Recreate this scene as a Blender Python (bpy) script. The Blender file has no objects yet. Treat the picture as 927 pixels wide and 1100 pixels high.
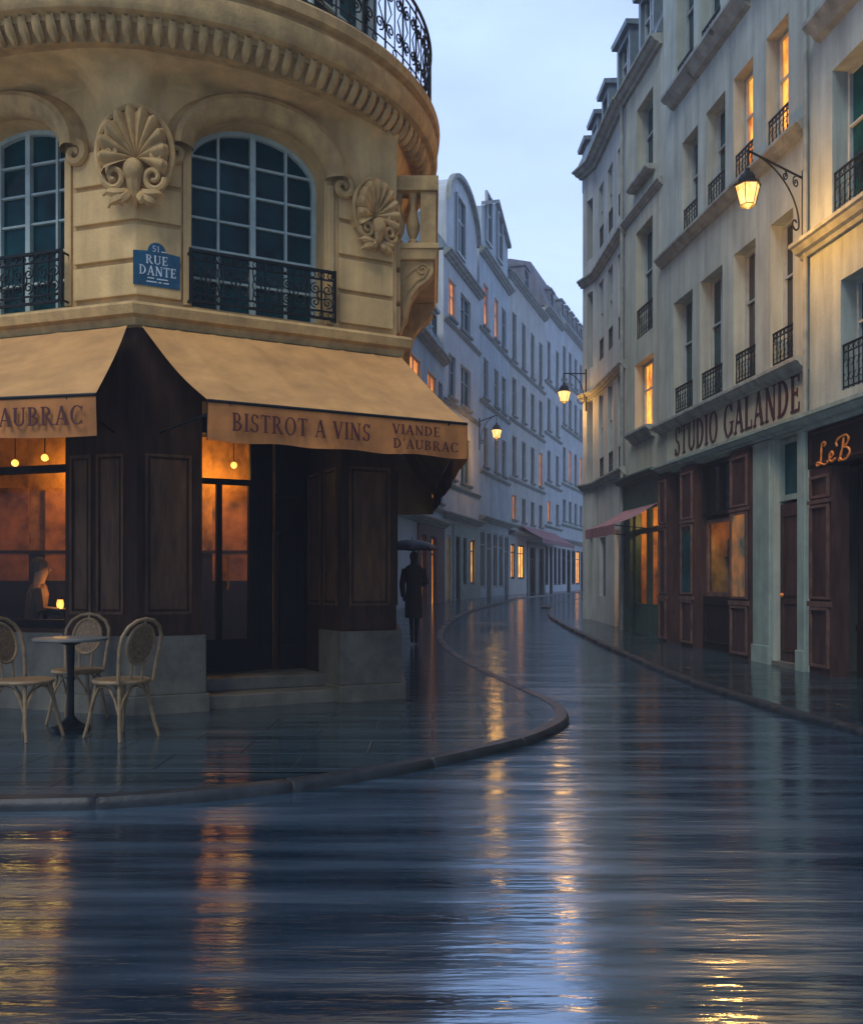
import bpy, math, random
from mathutils import Vector
from mathutils.geometry import tessellate_polygon
random.seed(11)
PI = math.pi
sc = bpy.context.scene
COL = sc.collection
F, CX, HY, EYE = 1000.0, 463.5, 628.0, 1.2

# ---------------------------------------------------------------- terrain
GT = [(-60, 0), (9, 0), (13, .03), (17, .12), (19, .18), (24, .32), (30, .42), (40, .57), (55, .70), (75, .83), (110, .95), (260, 1.0)]
def g(Y):
    for (a, za), (b, zb) in zip(GT, GT[1:]):
        if Y <= b:
            t = max(0, (Y-a)/(b-a)); return za+(zb-za)*t
    return GT[-1][1]
def X_at(px, Y): return (px-CX)*Y/F
def Z_at(py, Y): return EYE+(HY-py)*Y/F
def ground_pt(px, py):
    lo, hi = 2.0, 300.0
    for _ in range(60):
        m = (lo+hi)/2
        if HY+(EYE-g(m))*F/m > py: lo = m
        else: hi = m
    return (X_at(px, lo), lo)

# ---------------------------------------------------------------- materials
MATS = {}
def nn(nt, t, **kw):
    n = nt.nodes.new(t)
    for k, v in kw.items():
        if k in n.inputs: n.inputs[k].default_value = v
        else: setattr(n, k, v)
    return n
def mat(name, col, rough=.6, var=.15, scale=3.0, bump=.0, bscale=30.0, streak=.0, metal=0.0, ior=1.5, stretch=(1,1,1), col2=None, dirt=None):
    if name in MATS: return MATS[name]
    m = bpy.data.materials.new(name); m.use_nodes = True; nt = m.node_tree
    b = nt.nodes['Principled BSDF']; L = nt.links.new
    b.inputs['Roughness'].default_value = rough; b.inputs['Metallic'].default_value = metal; b.inputs['IOR'].default_value = ior
    tc = nn(nt, 'ShaderNodeTexCoord'); mp = nn(nt, 'ShaderNodeMapping', Scale=stretch); L(tc.outputs['Object'], mp.inputs['Vector'])
    no = nn(nt, 'ShaderNodeTexNoise', Scale=scale, Detail=7.0, Roughness=.62); L(mp.outputs[0], no.inputs['Vector'])
    cr = nn(nt, 'ShaderNodeValToRGB'); L(no.outputs['Fac'], cr.inputs[0])
    c2 = col2 or tuple(c*(1-var*1.6) for c in col); c1 = tuple(min(1, c*(1+var)) for c in col)
    cr.color_ramp.elements[0].position = .3; cr.color_ramp.elements[0].color = (*c2, 1)
    cr.color_ramp.elements[1].position = .7; cr.color_ramp.elements[1].color = (*c1, 1)
    out = cr.outputs[0]
    if streak > 0:
        mp2 = nn(nt, 'ShaderNodeMapping', Scale=(3.2, 3.2, .28)); L(tc.outputs['Object'], mp2.inputs['Vector'])
        n2 = nn(nt, 'ShaderNodeTexNoise', Scale=1.6, Detail=6.0, Roughness=.6); L(mp2.outputs[0], n2.inputs['Vector'])
        r2 = nn(nt, 'ShaderNodeValToRGB'); L(n2.outputs['Fac'], r2.inputs[0])
        r2.color_ramp.elements[0].position = .35; r2.color_ramp.elements[0].color = (1-streak,)*3+(1,)
        r2.color_ramp.elements[1].position = .62; r2.color_ramp.elements[1].color = (1, 1, 1, 1)
        mx = nn(nt, 'ShaderNodeMix', data_type='RGBA', blend_type='MULTIPLY'); mx.inputs[0].default_value = 1
        L(out, mx.inputs[6]); L(r2.outputs[0], mx.inputs[7]); out = mx.outputs[2]
    L(out, b.inputs['Base Color'])
    if bump > 0:
        n3 = nn(nt, 'ShaderNodeTexNoise', Scale=bscale, Detail=5.0, Roughness=.65); L(mp.outputs[0], n3.inputs['Vector'])
        bp = nn(nt, 'ShaderNodeBump', Strength=bump, Distance=.02); L(n3.outputs['Fac'], bp.inputs['Height']); L(bp.outputs[0], b.inputs['Normal'])
    MATS[name] = m; return m
def glow(name, col, strength, scale=6.0, lo=.25, stretch=(1, 1, .4), p0=.35, p1=.7, col2=None):
    if name in MATS: return MATS[name]
    m = bpy.data.materials.new(name); m.use_nodes = True; nt = m.node_tree; L = nt.links.new
    b = nt.nodes['Principled BSDF']; b.inputs['Base Color'].default_value = (.03, .015, .008, 1); b.inputs['Roughness'].default_value = .12
    tc = nn(nt, 'ShaderNodeTexCoord'); mp = nn(nt, 'ShaderNodeMapping', Scale=stretch); L(tc.outputs['Object'], mp.inputs['Vector'])
    no = nn(nt, 'ShaderNodeTexNoise', Scale=scale, Detail=4.0, Roughness=.6); L(mp.outputs[0], no.inputs['Vector'])
    cr = nn(nt, 'ShaderNodeValToRGB'); L(no.outputs['Fac'], cr.inputs[0])
    c2 = col2 or tuple(c*k for c, k in zip(col, (lo, lo*.55, lo*.3)))
    cr.color_ramp.elements[0].position = p0; cr.color_ramp.elements[0].color = (*c2, 1)
    cr.color_ramp.elements[1].position = p1; cr.color_ramp.elements[1].color = (*col, 1)
    L(cr.outputs[0], b.inputs['Emission Color']); b.inputs['Emission Strength'].default_value = strength
    MATS[name] = m; return m
def glass(name, tint=(.8, .9, .9)):
    if name in MATS: return MATS[name]
    m = bpy.data.materials.new(name); m.use_nodes = True; nt = m.node_tree; L = nt.links.new
    nt.nodes.remove(nt.nodes['Principled BSDF']); o = nt.nodes['Material Output']
    tr = nn(nt, 'ShaderNodeBsdfTransparent'); tr.inputs[0].default_value = (*tint, 1)
    gl = nn(nt, 'ShaderNodeBsdfGlossy', Roughness=.03)
    ge = nn(nt, 'ShaderNodeNewGeometry'); dt = nn(nt, 'ShaderNodeVectorMath', operation='DOT_PRODUCT'); L(ge.outputs['Normal'], dt.inputs[0]); L(ge.outputs['Incoming'], dt.inputs[1])
    ab = nn(nt, 'ShaderNodeMath', operation='ABSOLUTE'); L(dt.outputs['Value'], ab.inputs[0])
    om = nn(nt, 'ShaderNodeMath', operation='SUBTRACT'); om.inputs[0].default_value = 1; L(ab.outputs[0], om.inputs[1])
    pw = nn(nt, 'ShaderNodeMath', operation='POWER'); L(om.outputs[0], pw.inputs[0]); pw.inputs[1].default_value = 5
    fr = nn(nt, 'ShaderNodeMath', operation='MULTIPLY_ADD'); L(pw.outputs[0], fr.inputs[0]); fr.inputs[1].default_value = .75; fr.inputs[2].default_value = .012; mx = nn(nt, 'ShaderNodeMixShader')
    L(fr.outputs[0], mx.inputs[0]); L(tr.outputs[0], mx.inputs[1]); L(gl.outputs[0], mx.inputs[2]); L(mx.outputs[0], o.inputs[0])
    MATS[name] = m; return m

def wet(name, dry_sheen, wetc, rmin, rmax, ior, rip, fine, slabs=0):
    m = bpy.data.materials.new(name); m.use_nodes = True; nt = m.node_tree; L = nt.links.new
    b = nt.nodes['Principled BSDF']; b.inputs['IOR'].default_value = ior; b.inputs['Specular Tint'].default_value = (.82, .94, 1, 1)
    tc = nn(nt, 'ShaderNodeTexCoord')
    def noise(sx, sy, s, d=4.0, rough=.55):
        mp = nn(nt, 'ShaderNodeMapping', Scale=(sx, sy, 1)); L(tc.outputs['Object'], mp.inputs['Vector'])
        n = nn(nt, 'ShaderNodeTexNoise', Scale=s, Detail=d, Roughness=rough); L(mp.outputs[0], n.inputs['Vector']); return n
    pa = noise(.30, 3.2, 1.3, 8, .62)                                     # thin water film; blue sky sheen is put into its lighter colour
    cr = nn(nt, 'ShaderNodeValToRGB'); L(pa.outputs['Fac'], cr.inputs[0])
    cr.color_ramp.elements[0].position = .38; cr.color_ramp.elements[0].color = (*wetc, 1)
    cr.color_ramp.elements[1].position = .66; cr.color_ramp.elements[1].color = (*dry_sheen, 1)
    L(cr.outputs[0], b.inputs['Base Color'])
    mr = nn(nt, 'ShaderNodeMapRange'); mr.inputs['From Min'].default_value = .35; mr.inputs['From Max'].default_value = .7
    mr.inputs['To Min'].default_value = rmin; mr.inputs['To Max'].default_value = rmax
    L(pa.outputs['Fac'], mr.inputs['Value']); L(mr.outputs[0], b.inputs['Roughness'])
    w1 = noise(.30, 2.6, 2.2, 3); w2 = noise(1.0, 6.0, 5.0, 3); w3 = noise(1, 1, 120.0, 2)
    a1 = nn(nt, 'ShaderNodeMath', operation='MULTIPLY'); a1.inputs[1].default_value = 1.0; L(w1.outputs['Fac'], a1.inputs[0])
    a2 = nn(nt, 'ShaderNodeMath', operation='MULTIPLY_ADD'); a2.inputs[1].default_value = .22; L(w2.outputs['Fac'], a2.inputs[0]); L(a1.outputs[0], a2.inputs[2])
    a3 = nn(nt, 'ShaderNodeMath', operation='MULTIPLY_ADD'); a3.inputs[1].default_value = fine; L(w3.outputs['Fac'], a3.inputs[0]); L(a2.outputs[0], a3.inputs[2])
    h = a3.outputs[0]
    if slabs:
        br = nn(nt, 'ShaderNodeTexBrick', Scale=1.0); br.inputs['Mortar Size'].default_value = .012; br.inputs['Brick Width'].default_value = .9; br.inputs['Row Height'].default_value = .55
        br.inputs['Mortar Smooth'].default_value = .6
        L(tc.outputs['Object'], br.inputs['Vector'])
        a4 = nn(nt, 'ShaderNodeMath', operation='MULTIPLY_ADD'); a4.inputs[1].default_value = -slabs; L(br.outputs['Fac'], a4.inputs[0]); L(h, a4.inputs[2]); h = a4.outputs[0]
        mx = nn(nt, 'ShaderNodeMix', data_type='RGBA', blend_type='MULTIPLY'); L(br.outputs['Fac'], mx.inputs[0]); L(cr.outputs[0], mx.inputs[6]); mx.inputs[7].default_value = (.45, .45, .45, 1)
        L(mx.outputs[2], b.inputs['Base Color'])
    bp = nn(nt, 'ShaderNodeBump', Strength=1.0, Distance=rip); L(h, bp.inputs['Height']); L(bp.outputs[0], b.inputs['Normal'])
    return m

M = dict(
 tan=mat('tan_limestone', (.72, .485, .20), .75, .13, 3.0, .35, 34, .24),
 tan_d=mat('tan_stone_moulding', (.56, .365, .14), .7, .2, 6, .4, 46, .24),
 wood=mat('dark_brown_timber', (.050, .024, .011), .6, .35, 4, .15, 18, .3, ior=1.25, stretch=(3, 3, .6)),
 wood_r=mat('dark_red_timber', (.060, .030, .025), .6, .35, 4, .15, 18, .3, ior=1.3, stretch=(3, 3, .6)),
 wood_k=mat('near_black_timber', (.014, .008, .006), .6, .3, 4, ior=1.25),
 plinth=mat('grey_green_stone', (.13, .125, .095), .55, .25, 5, .3, 30, .2),
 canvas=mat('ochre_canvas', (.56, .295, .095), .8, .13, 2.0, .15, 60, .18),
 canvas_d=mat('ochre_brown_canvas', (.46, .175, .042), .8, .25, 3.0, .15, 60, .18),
 wood_p=mat('polished_brown_panel', (.12, .058, .024), .5, .35, 4, .15, 18, .3, ior=1.3, stretch=(3, 3, .6)),
 wood_l=mat('lighter_brown_timber', (.13, .075, .060), .55, .35, 6, .1, 18, .2, ior=1.3),  # lighter brown, so mouldings stand out from the dark timber
 ink=mat('maroon_paint', (.075, .010, .007), .6, .2, 20),
 iron=mat('black_iron', (.008, .010, .010), .5, .2, 20, ior=1.3),
 plaque=mat('blue_enamel', (.004, .075, .14), .3, .3, 6),
 plaque_w=mat('white_enamel', (.55, .62, .66), .4, .2, 20),
 teal=mat('pale_blue_green_paint', (.42, .53, .50), .5, .15, 5, 0),
 pane=mat('dark_teal_pane', (.003, .050, .055), .08, ior=1.25, var=.6, scale=1.6),
 pane_k=mat('near_black_pane', (.006, .010, .012), .06, .5, 1.6),
 plB=mat('warm_grey_plaster', (.38, .435, .385), .85, .13, 1.3, .3, 22, .30),
 plA=mat('cool_grey_plaster', (.365, .43, .395), .85, .13, 1.3, .3, 22, .30),
 plC=mat('cream_plaster', (.41, .43, .345), .85, .12, 1.3, .3, 22, .28),
 plD=mat('pinkish_grey_plaster', (.385, .415, .395), .85, .12, 1.3, .25, 22, .28),
 plE=mat('blue_grey_plaster', (.43, .52, .57), .85, .12, 1.0, .2, 18, .25),
 plF=mat('pale_plaster', (.52, .58, .60), .85, .10, 1.0, .2, 18, .22),
 plG=mat('buff_plaster', (.51, .54, .51), .85, .12, 1.0, .2, 18, .25),
 trim=mat('weathered_grey_stone', (.27, .305, .28), .75, .2, 4, .3, 30, .3),
 wframe=mat('grey_white_paint', (.33, .38, .39), .5, .12, 8),
 zinc=mat('blue_zinc', (.15, .21, .24), .45, .2, 3, .1, 12, .3, metal=.25),
 slate=mat('slate_roof', (.12, .14, .19), .55, .25, 3, .2, 20, .3),
 green=mat('dark_green_paint', (.028, .075, .055), .45, .25, 5, .1, 30, .25),
 pgreen=mat('pale_grey_green_paint', (.25, .335, .30), .6, .15, 3, .1, 30, .25),
 burg=mat('burgundy_canvas', (.27, .13, .145), .75, .2, 6, .1, 60, .2),
 rattan=mat('pale_rattan', (.23, .155, .075), .5, .25, 14),
 cane=mat('woven_cane', (.17, .105, .05), .6, .45, 55),
 marble=mat('pale_table_top', (.15, .16, .15), .35, .15, 6),
 coat=mat('black_wool', (.010, .012, .016), .8, .3, 20), skin=mat('skin', (.42, .22, .14), .6, .1, 20), hair=mat('brown_hair', (.05, .025, .012), .6, .3, 30),
 umb=mat('dark_blue_grey_nylon', (.014, .020, .030), .55, .2, 12, ior=1.3),
 shirt=mat('brown_cloth', (.16, .07, .03), .8, .2, 20),
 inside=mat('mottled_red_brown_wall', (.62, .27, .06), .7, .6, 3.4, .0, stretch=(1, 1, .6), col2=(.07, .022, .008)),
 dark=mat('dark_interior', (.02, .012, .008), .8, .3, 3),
 tile=mat('dark_floor_boards', (.05, .025, .012), .4, .3, 4),
 glass=glass('clear_glass'),
 lit=glow('lit_room_amber', (1, .40, .055), 1.7, 5),
 litfar=glow('lit_far_room', (1, .46, .09), 3.2, 5, .5),
 litf2=glow('lit_brown_shop', (1, .42, .08), 1.0, 5, .3),
 lit2=glow('lit_room_orange', (1, .34, .06), 1.1, 4),
 litw=glow('lit_shop_gold', (1, .50, .10), 2.2, 7, .1, stretch=(1, 1, .7), p0=.42, p1=.66),
 litp=glow('lit_painting_window', (.75, .24, .04), .45, 2.2, .1, stretch=(1, 1, .8), p0=.38, p1=.75, col2=(.012, .06, .055)),
 litf=glow('faint_lit_room', (.8, .34, .12), .5, 4),
 lamp=glow('lantern_glass_glow', (1, .60, .20), 2.3, 9, .45, p0=.3),
 bulb=glow('bulb_glow', (1, .42, .08), 3, 8, .7),
 gold=mat('orange_gold_paint', (.85, .27, .04), .45, .2, 12),
)
M['road'] = wet('wet_road', (.046, .084, .122), (.010, .022, .036), .06, .27, 4.6, .0120, .010)
M['pave'] = wet('wet_pavement', (.034, .058, .072), (.010, .020, .026), .05, .22, 3.0, .010, .014, slabs=.45)
M['kerb'] = mat('wet_kerb_granite', (.022, .027, .031), .42, .4, 6, .2, 40, ior=1.4)

# ---------------------------------------------------------------- mesh building
class Fr:
    """a vertical frame: u runs along, w points out, z is up"""
    def __init__(s, P0, P1, flip=None):
        s.P0 = Vector((P0[0], P0[1])); s.P1 = Vector((P1[0], P1[1])); d = s.P1-s.P0; s.L = d.length; s.d = d/s.L
        n = Vector((s.d.y, -s.d.x)); c = -s.P0
        if flip is not None: n = n*flip
        elif n.dot(c) < 0: n = -n
        s.n = n
    def p(s, u, w, z):
        q = s.P0+s.d*u+s.n*w; return (q.x, q.y, z)
    def u(s, px, w=0):
        k = (px-CX)/F; o = s.P0+s.n*w; return (k*o.y-o.x)/(s.d.x-k*s.d.y)
    def z(s, px, py, w=0):
        u = s.u(px, w); return Z_at(py, (s.P0+s.d*u+s.n*w).y)
    def g0(s): return min(g(s.P0.y), g(s.P1.y))
class MB:
    def __init__(s): s.v = []; s.f = []
    def poly(s, pts): 
        i = len(s.v); s.v += [tuple(p) for p in pts]; s.f.append(tuple(range(i, i+len(pts)))); return s
    def hexa(s, p):
        i = len(s.v); s.v += [tuple(q) for q in p]
        s.f += [tuple(i+k for k in q) for q in ((0, 3, 2, 1), (4, 5, 6, 7), (0, 1, 5, 4), (1, 2, 6, 5), (2, 3, 7, 6), (3, 0, 4, 7))]; return s
    def fb(s, fr, u0, u1, w0, w1, z0, z1):
        return s.hexa([fr.p(u0, w0, z0), fr.p(u1, w0, z0), fr.p(u1, w1, z0), fr.p(u0, w1, z0), fr.p(u0, w0, z1), fr.p(u1, w0, z1), fr.p(u1, w1, z1), fr.p(u0, w1, z1)])
    def prism(s, pl, z0, z1):
        n = len(pl); i = len(s.v); s.v += [(p[0], p[1], z0) for p in pl]+[(p[0], p[1], z1) for p in pl]
        for k in range(n): s.f.append((i+k, i+(k+1) % n, i+n+(k+1) % n, i+n+k))
        for z, o in ((z0, i), (z1, i+n)):
            for t in tessellate_polygon([[Vector((p[0], p[1], 0)) for p in pl]]): s.f.append(tuple(o+q for q in t))
        return s
    def profile(s, fr, u0, u1, prof, mu=0):
        """a closed (w,z) profile run along u; mu mitres the ends by w"""
        n = len(prof); i = len(s.v)
        for u, m in ((u0, -mu), (u1, mu)):
            s.v += [fr.p(u+m*w, w, z) for w, z in prof]
        for k in range(n): s.f.append((i+k, i+(k+1) % n, i+n+(k+1) % n, i+n+k))
        s.f.append(tuple(range(i, i+n))); s.f.append(tuple(range(i+2*n-1, i+n-1, -1))); return s
    def tube(s, pts, r, n=6, closed=False, cap=True):
        pts = [Vector(p) for p in pts]; N = len(pts); rs = r if isinstance(r, (list, tuple)) else [r]*N
        i = len(s.v); up = None
        for k, p in enumerate(pts):
            a = pts[(k-1) % N] if (closed or k) else p; b = pts[(k+1) % N] if (closed or k < N-1) else p
            t = (b-a); t = t.normalized() if t.length > 1e-9 else Vector((0, 0, 1))
            if up is None: up = Vector((0, 0, 1)) if abs(t.z) < .9 else Vector((1, 0, 0))
            x = t.cross(up)
            if x.length < 1e-5: x = t.orthogonal()
            x.normalize(); y = x.cross(t).normalized(); up = y
            for j in range(n):
                an = 2*PI*j/n; q = p+(x*math.cos(an)+y*math.sin(an))*rs[k]; s.v.append(tuple(q))
        for k in range(N if closed else N-1):
            k2 = (k+1) % N
            for j in range(n): s.f.append((i+k*n+j, i+k*n+(j+1) % n, i+k2*n+(j+1) % n, i+k2*n+j))
        if cap and not closed:
            s.f.append(tuple(i+j for j in range(n))); s.f.append(tuple(i+(N-1)*n+j for j in reversed(range(n))))
        return s
    def lathe(s, c, prof, n=16, a0=0, a1=2*PI, sy=1.0):
        full = abs(a1-a0-2*PI) < 1e-6; m = n if full else n+1; i = len(s.v)
        for k in range(m):
            a = a0+(a1-a0)*k/n
            for r, z in prof: s.v.append((c[0]+r*math.cos(a), c[1]+sy*r*math.sin(a), c[2]+z))
        P = len(prof)
        for k in range(n):
            k2 = (k+1) % m
            for j in range(P-1): s.f.append((i+k*P+j, i+k2*P+j, i+k2*P+j+1, i+k*P+j+1))
        return s
    def ball(s, c, rx, ry=None, rz=None, n=12, m=8):
        ry = ry or rx; rz = rz or rx; i = len(s.v)
        for a in range(m+1):
            t = PI*a/m
            for k in range(n): s.v.append((c[0]+rx*math.sin(t)*math.cos(2*PI*k/n), c[1]+ry*math.sin(t)*math.sin(2*PI*k/n), c[2]+rz*math.cos(t)))
        for a in range(m):
            for k in range(n): s.f.append((i+a*n+k, i+a*n+(k+1) % n, i+(a+1)*n+(k+1) % n, i+(a+1)*n+k))
        return s
    def grid(s, rows, close=False):
        i = len(s.v); n = len(rows[0])
        for r in rows: s.v += [tuple(p) for p in r]
        for a in range(len(rows)-1):
            for b in range(n if close else n-1):
                b2 = (b+1) % n; s.f.append((i+a*n+b, i+a*n+b2, i+(a+1)*n+b2, i+(a+1)*n+b))
        return s
    def build(s, name, m, parent=None, smooth=False, org=None, bevel=0):
        o0 = Vector(org) if org is not None else (ORG.get(parent.name, Vector((0, 0, 0))) if parent else Vector((0, 0, 0)))
        me = bpy.data.meshes.new(name)
        me.from_pydata([(x-o0.x, y-o0.y, z-o0.z) for x, y, z in s.v], [], s.f); me.validate()
        import bmesh
        bm = bmesh.new(); bm.from_mesh(me); bmesh.ops.remove_doubles(bm, verts=bm.verts, dist=1e-6)
        bmesh.ops.recalc_face_normals(bm, faces=bm.faces); bm.to_mesh(me); bm.free()
        me.materials.append(M[m] if isinstance(m, str) else m)
        if smooth:
            for p in me.polygons: p.use_smooth = True
            try: me.set_sharp_from_angle(angle=math.radians(40))
            except Exception: pass
        o = bpy.data.objects.new(name, me); COL.objects.link(o)
        if parent: o.parent = parent; ORG[o.name] = o0
        elif org is not None: o.location = o0
        if bevel:
            b = o.modifiers.new('Bevel', 'BEVEL'); b.width = bevel; b.segments = 2; b.limit_method = 'ANGLE'
        return o
ORG = {}
def tag(o, label=None, cat=None, group=None, kind=None):
    for k, v in (('label', label), ('category', cat), ('group', group), ('kind', kind)):
        if v: o[k] = v
    return o
def thing(name, loc, label, cat, group=None):
    o = bpy.data.objects.new(name, None); COL.objects.link(o); o.location = loc; o.empty_display_size = .2
    ORG[o.name] = Vector(loc); return tag(o, label, cat, group)
def clone(root):
    def cp(o, par):
        c = o.copy(); COL.objects.link(c); c.parent = par
        for ch in [x for x in bpy.data.objects if x.parent == o]: cp(ch, c)
        return c
    return cp(root, None)

# ---------------------------------------------------------------- lettering (own serif stroke alphabet)
def arc(cx, cy, rx, ry, a0, a1, w0, w1=None, n=14):
    """strip whose thickness swells to w0 at the sides and w1 at top/bottom"""
    w1 = w1 if w1 is not None else w0*.45; L1 = []; L2 = []
    for k in range(n+1):
        a = math.radians(a0+(a1-a0)*k/n); c, q = math.cos(a), math.sin(a); w = w1+(w0-w1)*abs(c)**1.5
        L1.append((cx+(rx)*c, cy+(ry)*q)); L2.append((cx+(rx-w)*c, cy+(ry-w)*q))
    return [[L1[k], L1[k+1], L2[k+1], L2[k]] for k in range(n)]
def stk(x0, y0, x1, y1, w0, w1=None):
    w1 = w1 or w0; dx, dy = x1-x0, y1-y0; l = math.hypot(dx, dy); nx, ny = -dy/l/2, dx/l/2
    return [[(x0+nx*w0, y0+ny*w0), (x0-nx*w0, y0-ny*w0), (x1-nx*w1, y1-ny*w1), (x1+nx*w1, y1+ny*w1)]]
def srf(x, y, w=.26, h=.055):
    yy = y+h/2 if y < .5 else y-h/2
    return stk(x-w/2, yy, x+w/2, yy, h)
T, t_ = .15, .07
GL = {
 'I': (.34, lambda: stk(.17, 0, .17, 1, T)+srf(.17, 0, .3)+srf(.17, 1, .3)),
 'L': (.62, lambda: stk(.17, 0, .17, 1, T)+srf(.17, 1, .3)+srf(.12, 0, .2)+stk(.1, .035, .58, .035, t_)+stk(.56, 0, .56, .25, .05)),
 'T': (.70, lambda: stk(.35, 0, .35, 1, T)+srf(.35, 0, .3)+stk(.03, .965, .67, .965, t_)+stk(.05, .78, .05, 1, .05)+stk(.65, .78, .65, 1, .05)),
 'E': (.64, lambda: stk(.17, 0, .17, 1, T)+stk(.04, .035, .58, .035, t_)+stk(.04, .965, .56, .965, t_)+stk(.17, .51, .45, .51, t_)+stk(.57, 0, .57, .24, .05)+stk(.55, .78, .55, 1, .05)+stk(.45, .4, .45, .62, .05)),
 'A': (.80, lambda: stk(.12, 0, .40, 1, t_)+stk(.40, 1, .68, 0, T)+stk(.2, .33, .6, .33, t_)+srf(.12, 0, .22)+srf(.68, 0, .26)),
 'V': (.78, lambda: stk(.12, 1, .40, 0, T)+stk(.40, 0, .66, 1, t_)+srf(.12, 1, .26)+srf(.66, 1, .22)),
 'N': (.84, lambda: stk(.16, 0, .16, 1, t_)+stk(.14, 1, .68, 0, T)+stk(.68, 0, .68, 1, t_)+srf(.16, 0, .24)+srf(.68, 1, .24)+srf(.12, 1, .18)),
 'U': (.80, lambda: stk(.16, .3, .16, 1, T)+stk(.64, .3, .64, 1, t_)+arc(.395, .32, .31, .32, 180, 360, .13, .08)+srf(.16, 1, .28)+srf(.64, 1, .24)),
 'D': (.80, lambda: stk(.17, 0, .17, 1, T)+arc(.25, .5, .48, .5, -90, 90, .16, .07)+stk(.04, .035, .3, .035, t_)+stk(.04, .965, .3, .965, t_)),
 'O': (.86, lambda: arc(.43, .5, .38, .52, 0, 360, .15, .06, 26)),
 'C': (.78, lambda: arc(.45, .5, .39, .52, 45, 315, .15, .06, 20)+stk(.73, .72, .73, .98, .05)+stk(.73, .02, .73, .24, .04)),
 'G': (.86, lambda: arc(.45, .5, .39, .52, 45, 325, .15, .06, 20)+stk(.73, .74, .73, .98, .05)+stk(.74, .08, .74, .42, .12)+stk(.58, .42, .86, .42, .055)),
 'S': (.62, lambda: arc(.31, .73, .23, .28, 20, 270, .12, .07, 12)+arc(.31, .25, .25, .265, 90, -160, .13, .07, 12)+stk(.54, .74, .54, 1, .045)+stk(.06, 0, .06, .26, .045)),
 'B': (.72, lambda: stk(.17, 0, .17, 1, T)+arc(.30, .74, .27, .26, -90, 90, .13, .065)+arc(.30, .265, .34, .265, -90, 90, .14, .065)+stk(.04, .035, .32, .035, t_)+stk(.04, .965, .32, .965, t_)+stk(.17, .5, .32, .5, .06)),
 'R': (.78, lambda: stk(.17, 0, .17, 1, T)+arc(.30, .74, .29, .26, -90, 90, .14, .065)+stk(.04, .965, .32, .965, t_)+stk(.17, .49, .32, .49, .06)+stk(.36, .49, .68, 0, .14)+srf(.17, 0, .3)+srf(.70, 0, .2)),
 "'": (.26, lambda: stk(.14, 1, .10, .76, .11, .04)),
 '.': (.26, lambda: stk(.07, .06, .19, .06, .12)),
 '5': (.62, lambda: stk(.15, .95, .52, .95, .09)+stk(.15, .5, .15, .98, .08)+arc(.27, .3, .28, .31, 110, -140, .13, .07, 14)),
 '1': (.40, lambda: stk(.22, 0, .22, 1, .13)+srf(.22, 0, .3)+stk(.22, .97, .06, .82, .07)),
 ' ': (.36, lambda: []),
}
def textw(s): return sum(GL[c][0] for c in s)+.06*(len(s)-1)
def letter(mb, s, fn, u0, u1, z0, z1, depth=.004):
    """fn(u,z,w)->point ; fits the string between u0 and u1"""
    W = textw(s); x = 0; k = 0
    for c in s:
        for q in GL[c][1]():
            k += 1; w = depth+.00035*(k % 9)
            P = [(u0+(x+a)/W*(u1-u0), z0+b*(z1-z0)) for a, b in q]
            A = [fn(a, b, 0.0005) for a, b in P]; B = [fn(a, b, w) for a, b in P]
            mb.hexa(A+B)
        x += GL[c][0]+.06
    return mb

# ---------------------------------------------------------------- facade elements
def wall_mesh(mb, fr, u0, u1, z0, z1, ops, rev=.3, w=0):
    us = sorted({u0, u1, *[max(u0, min(u1, o[0])) for o in ops], *[max(u0, min(u1, o[1])) for o in ops]})
    zs = sorted({z0, z1, *[max(z0, min(z1, o[2])) for o in ops], *[max(z0, min(z1, o[3])) for o in ops]})
    for a, b in zip(us, us[1:]):
        for c, d in zip(zs, zs[1:]):
            mu, mz = (a+b)/2, (c+d)/2
            if any(o[0] < mu < o[1] and o[2] < mz < o[3] for o in ops): continue
            mb.poly([fr.p(a, w, c), fr.p(b, w, c), fr.p(b, w, d), fr.p(a, w, d)])
    for o in ops:
        a, b, c, d = o[:4]; r = o[4] if len(o) > 4 else rev
        a = max(a, u0); b = min(b, u1)
        mb.poly([fr.p(a, w, c), fr.p(a, w-r, c), fr.p(a, w-r, d), fr.p(a, w, d)])
        mb.poly([fr.p(b, w, c), fr.p(b, w-r, c), fr.p(b, w-r, d), fr.p(b, w, d)])
        mb.poly([fr.p(a, w, d), fr.p(b, w, d), fr.p(b, w-r, d), fr.p(a, w-r, d)])
        mb.poly([fr.p(a, w, c), fr.p(b, w, c), fr.p(b, w-r, c), fr.p(a, w-r, c)])
def shell_back(mb, fr, u0, u1, z0, z1, D=5.0):
    """side walls, back and top of a plain block behind a facade"""
    mb.poly([fr.p(u0, 0, z0), fr.p(u0, -D, z0), fr.p(u0, -D, z1), fr.p(u0, 0, z1)])
    mb.poly([fr.p(u1, 0, z0), fr.p(u1, -D, z0), fr.p(u1, -D, z1), fr.p(u1, 0, z1)])
    mb.poly([fr.p(u0, -D, z0), fr.p(u1, -D, z0), fr.p(u1, -D, z1), fr.p(u0, -D, z1)])
    mb.poly([fr.p(u0, 0, z1), fr.p(u1, 0, z1), fr.p(u1, -D, z1), fr.p(u0, -D, z1)])
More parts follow.
